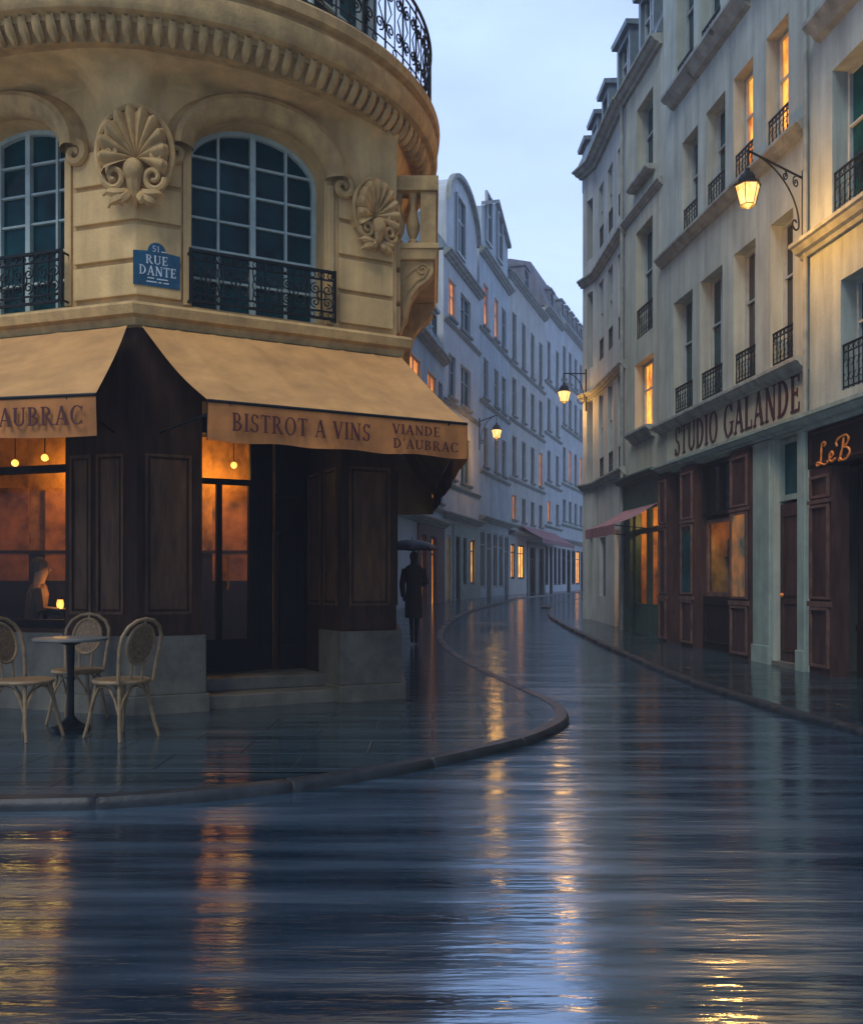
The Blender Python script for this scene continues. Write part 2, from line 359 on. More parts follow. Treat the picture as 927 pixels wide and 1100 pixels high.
def window(fr, root, a, b, c, d, rev=.3, lit=None, m='wframe', trans=(.62,), mull=1, bar=.035, pane='pane', name='window'):
    """casement set back in its opening; frame mesh with a pane under it"""
    f = MB(); w0, w1 = -rev+.0, -rev+.05; B = bar
    f.fb(fr, a, a+B*1.3, w0, w1, c, d); f.fb(fr, b-B*1.3, b, w0, w1, c, d)
    f.fb(fr, a+B*1.3, b-B*1.3, w0, w1, d-B*1.3, d); f.fb(fr, a+B*1.3, b-B*1.3, w0, w1, c, c+B*1.6)
    for k in range(mull):
        x = a+(b-a)*(k+1)/(mull+1); f.fb(fr, x-B*.7, x+B*.7, w0+.004, w1+.008, c+B*1.6, d-B*1.3)
    for t in trans:
        z = c+(d-c)*t; f.fb(fr, a+B*1.3, b-B*1.3, w0+.002, w1-.006, z-B*.4, z+B*.4)
    o = f.build(name, m, root)
    p = MB(); p.fb(fr, a+.005, b-.005, w0-.03, w0-.004, c+.005, d-.005)
    if lit == 'half':
        x = (a+b)/2
        p = MB(); p.fb(fr, a+.005, x-.001, w0-.03, w0-.004, c+.005, d-.005); p.build('pane', pane, o)
        p = MB(); p.fb(fr, x+.001, b-.005, w0-.03, w0-.004, c+.005, d-.005); p.build('pane', 'lit', o)
    else: p.build('pane', lit or pane, o)
    return o
def ring(mb, fr, u, w, z, r, t=.006, n=10, a0=0, a1=2*PI, sx=1):
    cl = abs(a1-a0-2*PI) < 1e-5
    mb.tube([fr.p(u+sx*r*math.cos(a0+(a1-a0)*k/n), w, z+r*math.sin(a0+(a1-a0)*k/n)) for k in range(n if cl else n+1)], t, 4, closed=cl)
def scroll(mb, P, cu, cz, r, turns=1.4, a0=0, sgn=1, t=.007, n=16, w=0, dec=.8, nt=5):
    pts = []
    for k in range(n+1):
        q = k/n; rr = r*(1-dec*q); a = a0+sgn*turns*2*PI*q; pts.append(P(cu+rr*math.cos(a), w, cz+rr*math.sin(a)))
    mb.tube(pts, t, nt)
def guard(fr, root, a, b, z, h=.5, w=.02, pitch=.11, name='window_guard', t=.008, fancy=True):
    m = MB()
    m.fb(fr, a, b, w-.014, w+.014, z+h-.02, z+h); m.fb(fr, a, b, w-.009, w+.009, z, z+.018); m.fb(fr, a, b, w-.009, w+.009, z+h*.80, z+h*.80+.014)
    n = max(2, round((b-a)/pitch)); s = (b-a)/n
    for k in range(n+1):
        u = a+s*k; m.fb(fr, u-t*.8, u+t*.8, w-t*.8, w+t*.8, z-.04, z+h)
    if fancy:
        for k in range(n):
            u = a+s*(k+.5)
            ring(m, fr, u, w, z+h*.9, s*.26, t*.6, 8)
            ring(m, fr, u, w, z+h*.56, s*.40, t*.7, 8, -PI*.5, PI*1.0); ring(m, fr, u, w, z+h*.24, s*.40, t*.7, 8, PI*.5, PI*2)
    return m.build(name, 'iron', root)
CORN = [(0, 0), (.05, 0), (.07, .05), (.12, .07), (.16, .14), (.20, .15), (.20, .20), (0, .24)]
def cornice(fr, root, u0, u1, z, sc_=1.0, zs=1.0, name='cornice', m='trim', mu=0, prof=None):
    q = MB(); q.profile(fr, u0, u1, [(w*sc_, z+zz*zs) for w, zz in (prof or CORN)], mu); return q.build(name, m, root)
def sill(fr, root, a, b, z, proj=.16, h=.09, name='window_sill', m='trim', brackets=False):
    q = MB(); q.profile(fr, a, b, [(0, z-h), (proj*.7, z-h), (proj, z-h*.45), (proj, z), (0, z+.01)])
    if brackets:
        q.profile(fr, a+.05, b-.05, [(0, z-h-.14), (proj*.35, z-h-.1), (proj*.7, z-h-.001), (0, z-h-.001)])
    return q.build(name, m, root)
def panel_frame(mb, fr, a, b, c, d, w=.0, t=.025, h=.018):
    mb.profile(fr, a, b, [(w, c), (w+h, c), (w+h, c+t), (w, c+t)]); mb.profile(fr, a, b, [(w, d-t), (w+h, d-t), (w+h, d), (w, d)])
    mb.fb(fr, a, a+t, w, w+h, c+t, d-t); mb.fb(fr, b-t, b, w, w+h, c+t, d-t)
def panels(fr, root, lst, m, w=.0, name='panel_moulding', inner=True):
    q = MB()
    for a, b, c, d in lst:
        panel_frame(q, fr, a, b, c, d, w)
        if inner and b-a > .12: q.fb(fr, a+.05, b-.05, w, w+.008, c+.05, d-.05)
    return q.build(name, m, root)
def mansard(fr, root, u0, u1, z, back=.9, up=1.7, m='zinc', D=5, over=.12):
    q = MB(); q.profile(fr, u0, u1, [(over, z), (over, z+.06), (-back+over, z+up), (-back-1.2, z+up+.35), (-D, z+up+.35), (-D, z)])
    o = q.build('roof', m, root)
    r = MB()
    for k in range(int((u1-u0)/.55)):
        u = u0+.3+k*.55; r.tube([fr.p(u, over+.005, z+.07), fr.p(u, -back+over+.01, z+up)], .012, 4)
    if r.v: r.build('roof_seam', m, o)
    return o
def dormer(fr, root, u, z, w=.9, h=1.4, wf=-.25, deep=1.1, style='flat', m='zinc', wm='wframe', pane='pane', lit=None):
    a, b = u-w/2, u+w/2; q = MB(); t = .12
    q.fb(fr, a, a+t, -deep, wf, z, z+h); q.fb(fr, b-t, b, -deep, wf, z, z+h); q.fb(fr, a+t, b-t, -deep, wf, z+h-.14, z+h)
    q.fb(fr, a+t, b-t, -deep, wf, z, z+.12)
    if style == 'flat':
        q.profile(fr, a-.08, b+.08, [(-deep, z+h), (wf+.10, z+h), (wf+.12, z+h+.1), (-deep, z+h+.16)])
    elif style == 'gable':
        i = len(q.v); 
        q.v += [fr.p(a-.1, wf+.1, z+h), fr.p(b+.1, wf+.1, z+h), fr.p(u, wf+.1, z+h+.75*w), fr.p(a-.1, -deep-1, z+h), fr.p(b+.1, -deep-1, z+h), fr.p(u, -deep-1, z+h+.75*w)]
        q.f += [(i, i+1, i+2), (i+3, i+5, i+4), (i, i+2, i+5, i+3), (i+1, i+4, i+5, i+2), (i, i+3, i+4, i+1)]
    else:
        n = 10; pr = [(u+(w/2+.08)*math.cos(PI*k/n), z+h+(w*.5)*math.sin(PI*k/n)) for k in range(n+1)]
        i = len(q.v); q.v += [fr.p(x, wf+.08, y) for x, y in pr]+[fr.p(x, -deep-.6, y) for x, y in pr]
        for k in range(n): q.f.append((i+k, i+k+1, i+n+2+k, i+n+1+k))
        q.f.append(tuple(range(i, i+n+1))); q.f.append(tuple(range(i+2*n+1, i+n, -1))); q.f.append((i, i+n, i+2*n+1, i+n+1))
    o = q.build('dormer', m, root)
    f = MB(); B = .04; w0 = wf-.14
    f.fb(fr, a+t, a+t+B, w0, w0+.05, z+.12, z+h-.14); f.fb(fr, b-t-B, b-t, w0, w0+.05, z+.12, z+h-.14); f.fb(fr, u-B/2, u+B/2, w0+.003, w0+.054, z+.12, z+h-.14)
    f.fb(fr, a+t+B, b-t-B, w0-.001, w0+.049, z+h*.6, z+h*.6+B); f.build('window_frame', wm, o)
    p = MB(); p.fb(fr, a+t, b-t, w0-.03, w0-.004, z+.12, z+h-.14); p.build('pane', lit or pane, o)
    return o
def chimney(fr, root, u, w, z, h=1.2):
    q = MB(); q.fb(fr, u-.25, u+.25, w-.5, w, z-1, z+h); q.fb(fr, u-.3, u+.3, w-.55, w+.05, z+h, z+h+.08)
    o = q.build('chimney', 'trim', root); p = MB()
    for k in (-.15, .15): p.lathe(fr.p(u+k, w-.25, z+h+.08), [(.07, 0), (.05, .28), (0, .28)], 8)
    p.build('chimney_pot', 'burg', o)

# ================================================================ SETTING
def catmull(P, n=10):
    out = []
    for i in range(len(P)-1):
        p0 = P[max(0, i-1)]; p1 = P[i]; p2 = P[i+1]; p3 = P[min(len(P)-1, i+2)]
        for k in range(n):
            t = k/n
            out.append(tuple(.5*((2*p1[j])+(-p0[j]+p2[j])*t+(2*p0[j]-5*p1[j]+4*p2[j]-p3[j])*t*t+(-p0[j]+3*p1[j]-3*p2[j]+p3[j])*t**3) for j in (0, 1)))
    out.append(P[-1]); return out
KL = [ground_pt(*p) for p in [(0, 861), (150, 856), (300, 843), (420, 825), (500, 809), (570, 792), (606, 776), (611, 766), (600, 754), (565, 738), (520, 718), (492, 702), (479, 689), (477, 679), (487, 666), (510, 655), (545, 646), (590, 639)]]
KL = [(-40, 4.5), (-12, 4.75), (-5, 4.98)]+KL+[(22, 88), (60, 120), (120, 150)]
KR = [ground_pt(*p) for p in [(927, 785), (860, 768), (800, 750), (740, 731), (690, 711), (640, 689), (606, 672), (589, 661), (592, 653), (606, 646)]]
KR = [(3.75, -30), (3.75, -8), (3.72, 2), (3.68, 5)]+KR+[(20, 76), (60, 108), (120, 138)]
kl = catmull(KL, 9); kr = catmull(KR, 9)
RD = .06
ys = [-40, -10, 0, 5, 9, 11, 13, 15, 17, 19, 21.5, 24, 27, 30, 35, 40, 47, 55, 65, 75, 92, 110, 260]
q = MB(); q.grid([[(x, y, g(y)-RD) for x in (-160, -20, -5, 0, 5, 20, 160)] for y in ys]); tag(q.build('road', 'road', smooth=True), kind='structure')
def dense(seg):
    out = []
    for a, b in zip(seg, seg[1:]):
        n = max(1, int(abs(b[1]-a[1])/1.2)); out += [(a[0]+(b[0]-a[0])*k/n, a[1]+(b[1]-a[1])*k/n) for k in range(n)]
    return out+[seg[-1]]
kld, krd = dense(kl), dense(kr)
q = MB(); q.grid([[(-60, y, g(y)), (min(-3, x-.5), y, g(y)), (x-.13, y+(.1 if y < 5.9 else 0), g(y))] for x, y in kld]); tag(q.build('left_pavement', 'pave', smooth=True), kind='structure')
q = MB(); q.grid([[(x+.13, y, g(y)), (x+2, y, g(y)), (max(60, x+10), y, g(y))] for x, y in krd]); tag(q.build('right_pavement', 'pave', smooth=True), kind='structure')
def kerb(pts, side, name):
    P_ = [Vector(pts[0])]; acc = 0; jo = [False]
    for p_ in pts[1:]:
        p_ = Vector(p_); a_ = P_[-1]; L_ = (p_-a_).length; n_ = max(1, int(L_/.3)) if -5 < p_.y < 40 else 1
        for k_ in range(1, n_+1):
            c_ = a_+(p_-a_)*k_/n_; acc += L_/n_
            if acc > 1.05 and -5 < p_.y < 30:
                d_ = (p_-a_).normalized()*.007; P_ += [c_-d_*2, c_-d_, c_+d_, c_+d_*2]; jo += [False, True, True, False]; acc = 0
            else: P_.append(c_); jo.append(False)
    pts = [tuple(v_) for v_ in P_]
    rows = []
    for i, (x, y) in enumerate(pts):
        a = Vector(pts[max(0, i-1)]); b = Vector(pts[min(len(pts)-1, i+1)]); d = (b-a).normalized(); n = Vector((-d.y, d.x))*side
        z = g(y)
        pr = [(0, -RD-.02), (0, -.035), (.012, -.010), (.025, .005), (.06, .008), (.13, .004), (.13, -.03)]
        rows.append([(x+n.x*(w+(.005 if jo[i] and h > -.05 and w < .02 else 0)), y+n.y*(w+(.005 if jo[i] and h > -.05 and w < .02 else 0)), z+h-(.006 if jo[i] and h > -.02 else 0)) for w, h in pr])
    q = MB(); q.grid(rows); return tag(q.build(name, 'kerb', smooth=True), kind='structure')
kerb(kld, 1, 'left_kerb'); kerb(krd, -1, 'right_kerb')

# ================================================================ BISTRO
CN, RT, SD = (-2.72, 8.60), (-.37, 9.80), (-.69, 15.3)
fR = Fr(CN, RT)                                   # front face right of the corner: u from corner
LE = (CN[0]-.95*5.6, CN[1]+.312*5.6)
fL = Fr(CN, LE)                                   # left face: u runs to the left from corner
fS = Fr(RT, SD, flip=1); fS.n = Vector((1, .058)).normalized()
ZT = 3.68                                         # string course
bis = thing('bistro_building', (-3, 10, 0), 'ochre stone corner bistro with rounded balcony cornice, arched upstairs windows and tan awnings', 'building')
LB = fL.L; LR = fR.L
wL = (.80, 3.1, .78, 2.95); dR = (.60, 2.02, .0, 2.95)
q = MB(); wall_mesh(q, fL, 0, LB, -.1, ZT, [(*wL, .18)]); wall_mesh(q, fR, 0, LR, -.1, ZT, [(*dR, 1.1)]); wall_mesh(q, fS, 0, fS.L, -.1, ZT, [])
q.poly([(LE[0], LE[1], -.1), (LE[0], 15.3, -.1), (LE[0], 15.3, ZT), (LE[0], LE[1], ZT)]); q.poly([(LE[0], 15.3, -.1), (*SD, -.1), (*SD, ZT), (LE[0], 15.3, ZT)])
q.build('ground_floor_wall', 'wood', bis)
# timber panels on the piers
zf = 2.42
panels(fL, bis, [(.14, .44, .92, zf), (.50, .74, .92, zf)], 'wood_p', .0, 'pier_panel'); panels(fR, bis, [(.07, .50, .92, zf)], 'wood_p', .0, 'pier_panel')
panels(fR, bis, [(2.10, 2.56, .98, zf)], 'wood_p', .0, 'pier_panel'); panels(fS, bis, [(.15+k*1.3, 1.25+k*1.3, .98, zf) for k in range(4)], 'wood', .0, 'pier_panel')
jR = Fr(fR.p(2.02, 0, 0)[:2], fR.p(2.02, -1.1, 0)[:2], flip=1)
if jR.n.dot(fR.d) > 0: jR.n = -jR.n
panels(jR, bis, [(.12, .5, .98, zf), (.6, .98, .98, zf)], 'wood_p', .0, 'door_reveal_panel')
# plinths
def off(fr, u, w): return fr.p(u, w, 0)[:2]
def inter(f1, w1, f2, w2):
    a = f1.P0+f1.n*w1; b = f2.P0+f2.n*w2; den = f1.d.x*f2.d.y-f1.d.y*f2.d.x; r = b-a; t = (r.x*f2.d.y-r.y*f2.d.x)/den; p = a+f1.d*t; return (p.x, p.y)
q = MB()
for w, z0, z1 in ((.055, .17, .72), (.10, -.1, .17)):
    q.prism([off(fL, .80, -.05), off(fL, .80, w), inter(fL, w, fR, w), off(fR, .60+w*.5, w), off(fR, .60+w*.5, -.3), (CN[0]-.1, CN[1]+.3)], z0, z1)
    q.prism([off(fR, 2.02-w*.5, -.6), off(fR, 2.02-w*.5, w), inter(fR, w, fS, w), off(fS, fS.L, w), off(fS, fS.L, -.1), off(fS, .3, -.1)], z0, z1)
q.prism([off(fL, .801, -.05), off(fL, .801, .03), off(fL, LB, .03), off(fL, LB, -.05)], -.1, .74)
q.build('stone_plinth', 'plinth', bis, bevel=.008)
# steps and recessed door
q = MB(); q.fb(fR, .58, 2.0, -1.1, -.02, -.05, .13); q.fb(fR, .58, 2.0, -1.1, -.36, .13, .26)
q.build('door_step', 'plinth', bis, bevel=.012)
dz0, dz1, tz0, tz1 = .26, 2.28, 2.34, 2.82; da, db = .62, 1.42
q = MB(); W = -1.1
for a, b in ((da, da+.07), (db-.07, db), (1.0, 1.06)): q.fb(fR, a, b, W, W+.06, dz0+.35, dz1)
q.fb(fR, da, db, W-.002, W+.058, dz0, dz0+.35); q.fb(fR, da, db, W, W+.062, dz1, tz0); q.fb(fR, da, db, W, W+.06, tz1, 2.96); q.fb(fR, da, da+.05, W, W+.06, tz0, tz1); q.fb(fR, db-.05, db, W, W+.06, tz0, tz1)
dr = q.build('door', 'wood_k', bis)
q = MB(); q.fb(fR, da+.07, db-.07, W+.02, W+.03, dz0+.35, dz1); q.fb(fR, da+.05, db-.05, W+.02, W+.03, tz0, tz1); q.build('pane', 'glass', dr)
q = MB(); q.tube([fR.p(1.11, W+.09, 1.15), fR.p(1.11, W+.12, 1.2), fR.p(1.11, W+.12, 1.45), fR.p(1.11, W+.09, 1.5)], .012, 6); q.build('handle', 'gold', dr)
q = MB(); q.fb(fR, db, 2.02, W-.05, W, .26, 2.96); q.build('door_side_wall', 'wood_k', bis); panels(fR, bis, [(db+.08, 1.94, .5, 2.2)], 'wood_k', W, 'door_reveal_panel')
# big café window on left face
q = MB(); a, b, c, d = wL; zt = 2.29
for x, y in ((a, a+.05), (b-.05, b), (1.85, 1.91)): q.fb(fL, x, y, -.16, -.08, c, d)
q.fb(fL, a, b, -.165, -.085, zt, zt+.07); q.fb(fL, a, b, -.17, -.07, c, c+.08); q.fb(fL, a, b, -.17, -.07, d-.05, d)
w_ = q.build('cafe_window', 'wood_k', bis); q = MB(); q.fb(fL, a, b, -.13, -.12, c, d); q.build('pane', 'glass', w_)
# the room behind
rm = MB()
def rp(x, y): return (x, y)
room = [(-7.2, 10.35), (-3.0, 8.95), (-2.9, 9.72), (-1.75, 10.25), (-1.3, 12.6), (-7.2, 12.6)]
for (p0, p1) in zip(room[2:-1], room[3:]):
    if p0 == (-2.9, 9.72): continue
    rm.poly([(*p0, .2), (*p1, .2), (*p1, 3.2), (*p0, 3.2)])
rm.poly([(-7.2, 12.6, .2), (-7.2, 10.35, .2), (-7.2, 10.35, 3.2), (-7.2, 12.6, 3.2)])
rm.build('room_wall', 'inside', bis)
q = MB()
for (p0, p1), zw in (((room[3], room[4]), 1.75), ((room[4], room[5]), 1.62), (((-3.0, 9.6), (-2.9, 9.72)), 1.7)):
    f_ = Fr(p0, p1)
    if f_.L > .5: q.fb(f_, .03, f_.L-.03, .0, .05, .2, zw); q.fb(f_, .03, f_.L-.03, .0, .08, zw, zw+.04)
q.build('glow_fade_panelling', 'wood', bis)  # dark panelling added so the room's glow fades out towards the floor
q = MB(); q.poly([(x, y, .2) for x, y in [(-7.4, 10.3), (-3.0, 8.9), (-1.2, 9.9), (-1.2, 12.7), (-7.4, 12.7)]]); q.build('room_floor', 'tile', bis)
q = MB(); q.poly([(x, y, 3.2) for x, y in [(-7.4, 10.3), (-3.0, 8.9), (-1.2, 9.9), (-1.2, 12.7), (-7.4, 12.7)]]); q.build('room_ceiling', 'dark', bis)
q = MB()
for k in range(7): q.fb(Fr((-6.8, 12.55), (-1.5, 12.55)), .1+k*.75, .62+k*.75, 0, .02, 1.25, 2.5)
q.build('glow_orange_panel', mat('brass_tone_panel', (.60, .22, .06), .5, .5, 3), bis)  # made-up panels, coloured orange to warm the glow in the café window
def point(name, loc, power, col=(1, .47, .14), r=.06):
    l = bpy.data.lights.new(name, 'POINT'); l.energy = power; l.color = col; l.shadow_soft_size = r
    o = bpy.data.objects.new(name, l); COL.objects.link(o); o.location = loc; return o
pend = []
for k, (x, y, z) in enumerate([(-4.05, 9.75, 2.53), (-4.45, 9.95, 2.50), (-4.75, 10.1, 2.54), (-2.62, 10.35, 2.62), (-2.25, 10.6, 2.56), (-4.6, 12.15, 2.75), (-3.1, 12.1, 2.75)]):
    p = thing('pendant_lamp', (x, y, z), ['glowing globe pendant nearest the corner pier in the café window', 'glowing globe pendant second from the pier in the café window', 'glowing globe pendant at the left edge of the café window', 'glowing globe pendant behind the bistro door transom, left one', 'glowing globe pendant behind the bistro door transom, right one', 'glowing globe pendant deep in the bistro room behind the café window', 'glowing globe pendant deep in the bistro room behind the door'][k], 'lamp', 'globe pendants in the bistro')
    q = MB(); q.ball((x, y, z), .038); q.build('globe', 'bulb', p, smooth=True)
    q = MB(); q.tube([(x, y, z+.05), (x, y, 3.19)], .006, 5); q.build('flex', 'iron', p)
    l = point('bulb_light', (0, 0, -.09), 4 if k < 5 else 22, (1, .44, .09), .1); l.parent = p
# string course
q = MB()
def ringprof(frs, prof):
    rows = []
    for (w, z) in prof:
        rows.append([(*off(fL, LB, w), z), (*inter(fL, w, fR, w), z), (*inter(fR, w, fS, w), z), (*off(fS, fS.L, w), z)])
    return rows
q.grid(ringprof(None, [(0, ZT-.10), (.06, ZT-.09), (.09, ZT-.03), (.15, ZT-.01), (.17, ZT+.07), (.15, ZT+.10), (0, ZT+.13)]))
q.build('string_course', 'tan_d', bis)
# upper floor walls with arched openings
Z0, Z1 = ZT+.02, 5.99
def arch_pts(a, b, zs, rise, n=18):
    c = (a+b)/2; h = (b-a)/2; return [(c+h*math.cos(PI*k/n), zs+rise*math.sin(PI*k/n)) for k in range(n+1)]
def arch_wall(mb, fr, u1, ops, rev):
    outer = [(0, Z0), (u1, Z0), (u1, Z1), (0, Z1)]; loops = [outer]
    for a, b, c, zs, rise in ops: loops.append([(a, c), (b, c)]+arch_pts(a, b, zs, rise))
    tri = tessellate_polygon([[Vector((x, y, 0)) for x, y in l] for l in loops]); flat = [p for l in loops for p in l]
    i = len(mb.v); mb.v += [fr.p(x, 0, y) for x, y in flat]; mb.f += [tuple(i+k for k in t) for t in tri]
    for l in loops[1:]:
        for (x0, y0), (x1, y1) in zip(l, l[1:]+l[:1]): mb.poly([fr.p(x0, 0, y0), fr.p(x1, 0, y1), fr.p(x1, -rev, y1), fr.p(x0, -rev, y0)])
oR = (.50, 1.84, 3.84, 5.30, .44); oL = (.80, 2.14, 3.84, 5.30, .44); oL2 = (3.3, 4.6, 3.84, 5.30, .44)
q = MB(); arch_wall(q, fR, LR, [oR], .34); arch_wall(q, fL, LB, [oL, oL2], .34); wall_mesh(q, fS, 0, fS.L, Z0, Z1, [])
q.poly([(LE[0], LE[1], Z0), (LE[0], 15.3, Z0), (LE[0], 15.3, 9.8), (LE[0], LE[1], 9.8)]); q.poly([(LE[0], 15.3, Z0), (*SD, Z0), (*SD, 9.8), (LE[0], 15.3, 9.8)])
q.build('upper_wall', 'tan', bis)
# arched windows
def arch_window(fr, op):
    a, b, c, zs, rise = op; W = -.32; f = MB(); ce = (a+b)/2; h = (b-a)/2
    def top(u): return zs+rise*math.sqrt(max(0, 1-((u-ce)/h)**2))
    B = .045; ap = arch_pts(a, b, zs, rise); ai = arch_pts(a+B, b-B, zs, rise-B)
    for k in range(len(ap)-1):
        P = [ap[k], ap[k+1], ai[k+1], ai[k]]; f.hexa([fr.p(x, W, y) for x, y in P]+[fr.p(x, W+.06, y) for x, y in P])
    f.fb(fr, a, a+B, W, W+.06, c, zs); f.fb(fr, b-B, b, W, W+.06, c, zs); f.fb(fr, a+B, b-B, W, W+.06, c, c+.07)
    for u, t in ((ce, .028), (ce-h*.52, .012), (ce+h*.52, .012)):
        f.fb(fr, u-t, u+t, W+.002, W+.05+t*.5, c+.07, top(u)-B*.6)
    nz = 6
    for k in range(1, nz):
        z = c+.07+(zs+rise*.88-c)*k/nz*.97; hw = h*math.sqrt(max(0, 1-max(0, (z-zs)/rise)**2))-B*.4
        f.fb(fr, ce-hw, ce+hw, W+.004, W+.044, z-.011, z+.011)
    o = f.build('arched_window', 'teal', bis)
    p = MB(); i = 0; pts = [(a, c), (b, c)]+ap; p.poly([fr.p(x, W+.01, y) for x, y in pts]); p.build('pane', 'pane', o)
    r = MB(); r.poly([fr.p(x, W-.45, y) for x, y in [(a-.1, c-.1), (b+.1, c-.1), (b+.1, zs+rise+.1), (a-.1, zs+rise+.1)]]); r.build('dark_backing', 'dark', o)  # flat dark sheet standing in for the unlit interior
    # hood moulding with scrolled ends
    hm = MB(); n = 26; rows = []; h2 = h+.08; r2 = rise+.06
    prof = [(0, -.085), (.07, -.085), (.12, -.05), (.16, 0), (.19, .06), (.17, .11), (.10, .13), (.08, .15), (.03, .18), (0, .19)]
    for k in range(n+1):
        an = PI*k/n; cu, sn = math.cos(an), math.sin(an)
        nx, nz_ = cu/h2, sn/r2; l = math.hypot(nx, nz_); nx /= l; nz_ /= l
        rows.append([fr.p(ce+h2*cu+nx*o2, w, zs+r2*sn+nz_*o2) for w, o2 in prof])
    hm.grid(rows)
    hm.build('hood_moulding', 'tan_d', bis, smooth=True)
    for sgn, uu in ((-1, ce-h2-.09), (1, ce+h2+.09)):
        pts = []; rs = []
        for k in range(25):
            q_ = k/24; rr = .115*(1-.82*q_); an = (PI if sgn > 0 else 0)+sgn*(-1)*(-1)*0
            an = (PI/2)+sgn*(-1)*(2.6*PI*q_)
            pts.append(fr.p(uu+rr*math.cos(an)+sgn*.0, .06+.03*q_, zs-.06+rr*math.sin(an))); rs.append(.05*(1-.55*q_))
        MB().tube(pts, rs, 8).build('scroll_end', 'tan_d', bis, smooth=True)
    # thin raised jamb moulding
    for u0, u1 in ((a-.085, a-.015), (b+.015, b+.085)): MB().profile(fr, u0, u1, [(0, c), (.03, c), (.03, zs-.05), (0, zs-.05)]).build('jamb_moulding', 'tan', bis)
arch_window(fR, oR); arch_window(fL, oL); arch_window(fL, oL2)
# wrought iron guards
def scroll_guard(fr, a, b, z0, z1, w, name='balconet'):
    m = MB(); h = z1-z0
    for z, t in ((z1, .014), (z1-.085, .008), (z0+.07, .008), (z0, .012)): m.fb(fr, a, b, w-t, w+t, z-t, z+t)
    for u in (a, b): m.fb(fr, u-.012, u+.012, w-.012, w+.012, z0-.03, z1+.02); m.fb(fr, u-.008, u+.008, -.02, w, z1-.02, z1-.004); m.fb(fr, u-.008, u+.008, -.02, w, z0, z0+.016)
    n = 5; s = (b-a)/n
    for k in range(n):
        u = a+s*(k+.5); zc = (z0+z1-.02)/2
        for sg in (-1, 1):
            scroll(m, fr.p, u+sg*s*.22, zc+h*.13, s*.20, 1.5, PI/2, -sg, .0075, 18, w)
            scroll(m, fr.p, u+sg*s*.22, zc-h*.15, s*.20, 1.5, -PI/2, sg, .0075, 18, w)
            m.tube([fr.p(u+sg*s*.44, w, z0+.07), fr.p(u+sg*s*.40, w, zc-h*.1), fr.p(u+sg*s*.44, w, zc), fr.p(u+sg*s*.40, w, zc+h*.1), fr.p(u+sg*s*.44, w, z1-.085)], .007, 5)
        m.fb(fr, u-.008, u+.008, w-.008, w+.008, z0, z1); ring(m, fr, u, w, zc, .045, .008, 10)
        for j in range(3): ring(m, fr, u+(j-1)*s*.33, w, z1-.045, .03, .006, 8); ring(m, fr, u+(j-1)*s*.33, w, z0+.035, .024, .005, 8)
    m.build(name, 'iron', bis)
scroll_guard(fR, .46, 1.90, 3.86, 4.33, .13); scroll_guard(fL, .74, 2.2, 3.86, 4.33, .13); scroll_guard(fL, 3.25, 4.65, 3.86, 4.33, .13)
# rusticated blocks
zb = [3.86, 4.20, 4.56, 4.92, 5.28]
w = .045; qs = [MB() for _ in range(3)]; qk = [MB() for _ in range(5)]
for z0, z1 in zip(zb, zb[1:]):
    qs[0].prism([off(fL, .68, -.02), off(fL, .68, w), inter(fL, w, fR, w), off(fR, .40, w), off(fR, .40, -.02), (CN[0], CN[1]+.05)], z0+.014, z1-.034)
    qs[1].prism([off(fR, 1.98, -.02), off(fR, 1.98, w), off(fR, LR-.05, w), off(fR, LR-.05, -.02)], z0+.014, z1-.034)
    for k in range(5): qk[k].prism([off(fS, .1+1.05*k, -.02), off(fS, .1+1.05*k, w), off(fS, 1.1+1.05*k, w), off(fS, 1.1+1.05*k, -.02)], z0+.014, z1-.034)
    qs[2].prism([off(fL, 2.28, -.02), off(fL, 2.28, w), off(fL, 3.16, w), off(fL, 3.16, -.02)], z0+.014, z1-.034)
for q in qs+qk: q.build('rusticated_block', 'tan', bis, bevel=.014)
# cove that swells out from the piers to the round cornice
CC = (-3.05, 11.0)
def prad(th):
    dx, dy = math.cos(th), math.sin(th); best = 99
    for fr in (fL, fR, fS):
        den = dx*fr.d.y-dy*fr.d.x
        if abs(den) < 1e-9: continue
        r = (fr.P0.x-CC[0], fr.P0.y-CC[1]); t = (r[0]*fr.d.y-r[1]*fr.d.x)/den; s_ = (r[0]*dy-r[1]*dx)/den
        if t > 0 and -1e-6 <= s_ <= fr.L+1e-6: best = min(best, t)
    return best if best < 50 else 2.6
def pier_w(th):
    """1 on the piers, 0 over the windows"""
    r = prad(th); x, y = CC[0]+r*math.cos(th), CC[1]+r*math.sin(th); P = Vector((x, y)); best = 1.0
    for fr, op in ((fR, oR), (fL, oL), (fL, oL2)):
        if abs((P-fr.P0).dot(fr.n)) < .02:
            u = (P-fr.P0).dot(fr.d); dd = max(0, max(op[0]-.2-u, u-op[1]-.2)); best = min(best, dd/.25)
    return max(0, min(1, best))
A0, A1 = math.radians(-172), math.radians(55); NA = 150; RT_ = 2.88
rows = []
for j in range(15):
    s_ = j/14; row = []
    for k in range(NA+1):
        th = A0+(A1-A0)*k/NA; p = prad(th); pw = pier_w(th); pw = pw*pw*(3-2*pw)
        z0 = 5.86-.56*pw; rt = max(RT_, p+.03); r = p+.004+(rt-p)*(1-math.cos(s_*PI/2))**1.15; z = z0+(5.95-z0)*math.sin(s_*PI/2)**(.9)
        row.append((CC[0]+r*math.cos(th), CC[1]+r*math.sin(th), z))
    rows.append(row)
q = MB(); q.grid(rows); q.build('cove', 'tan', bis, smooth=True)
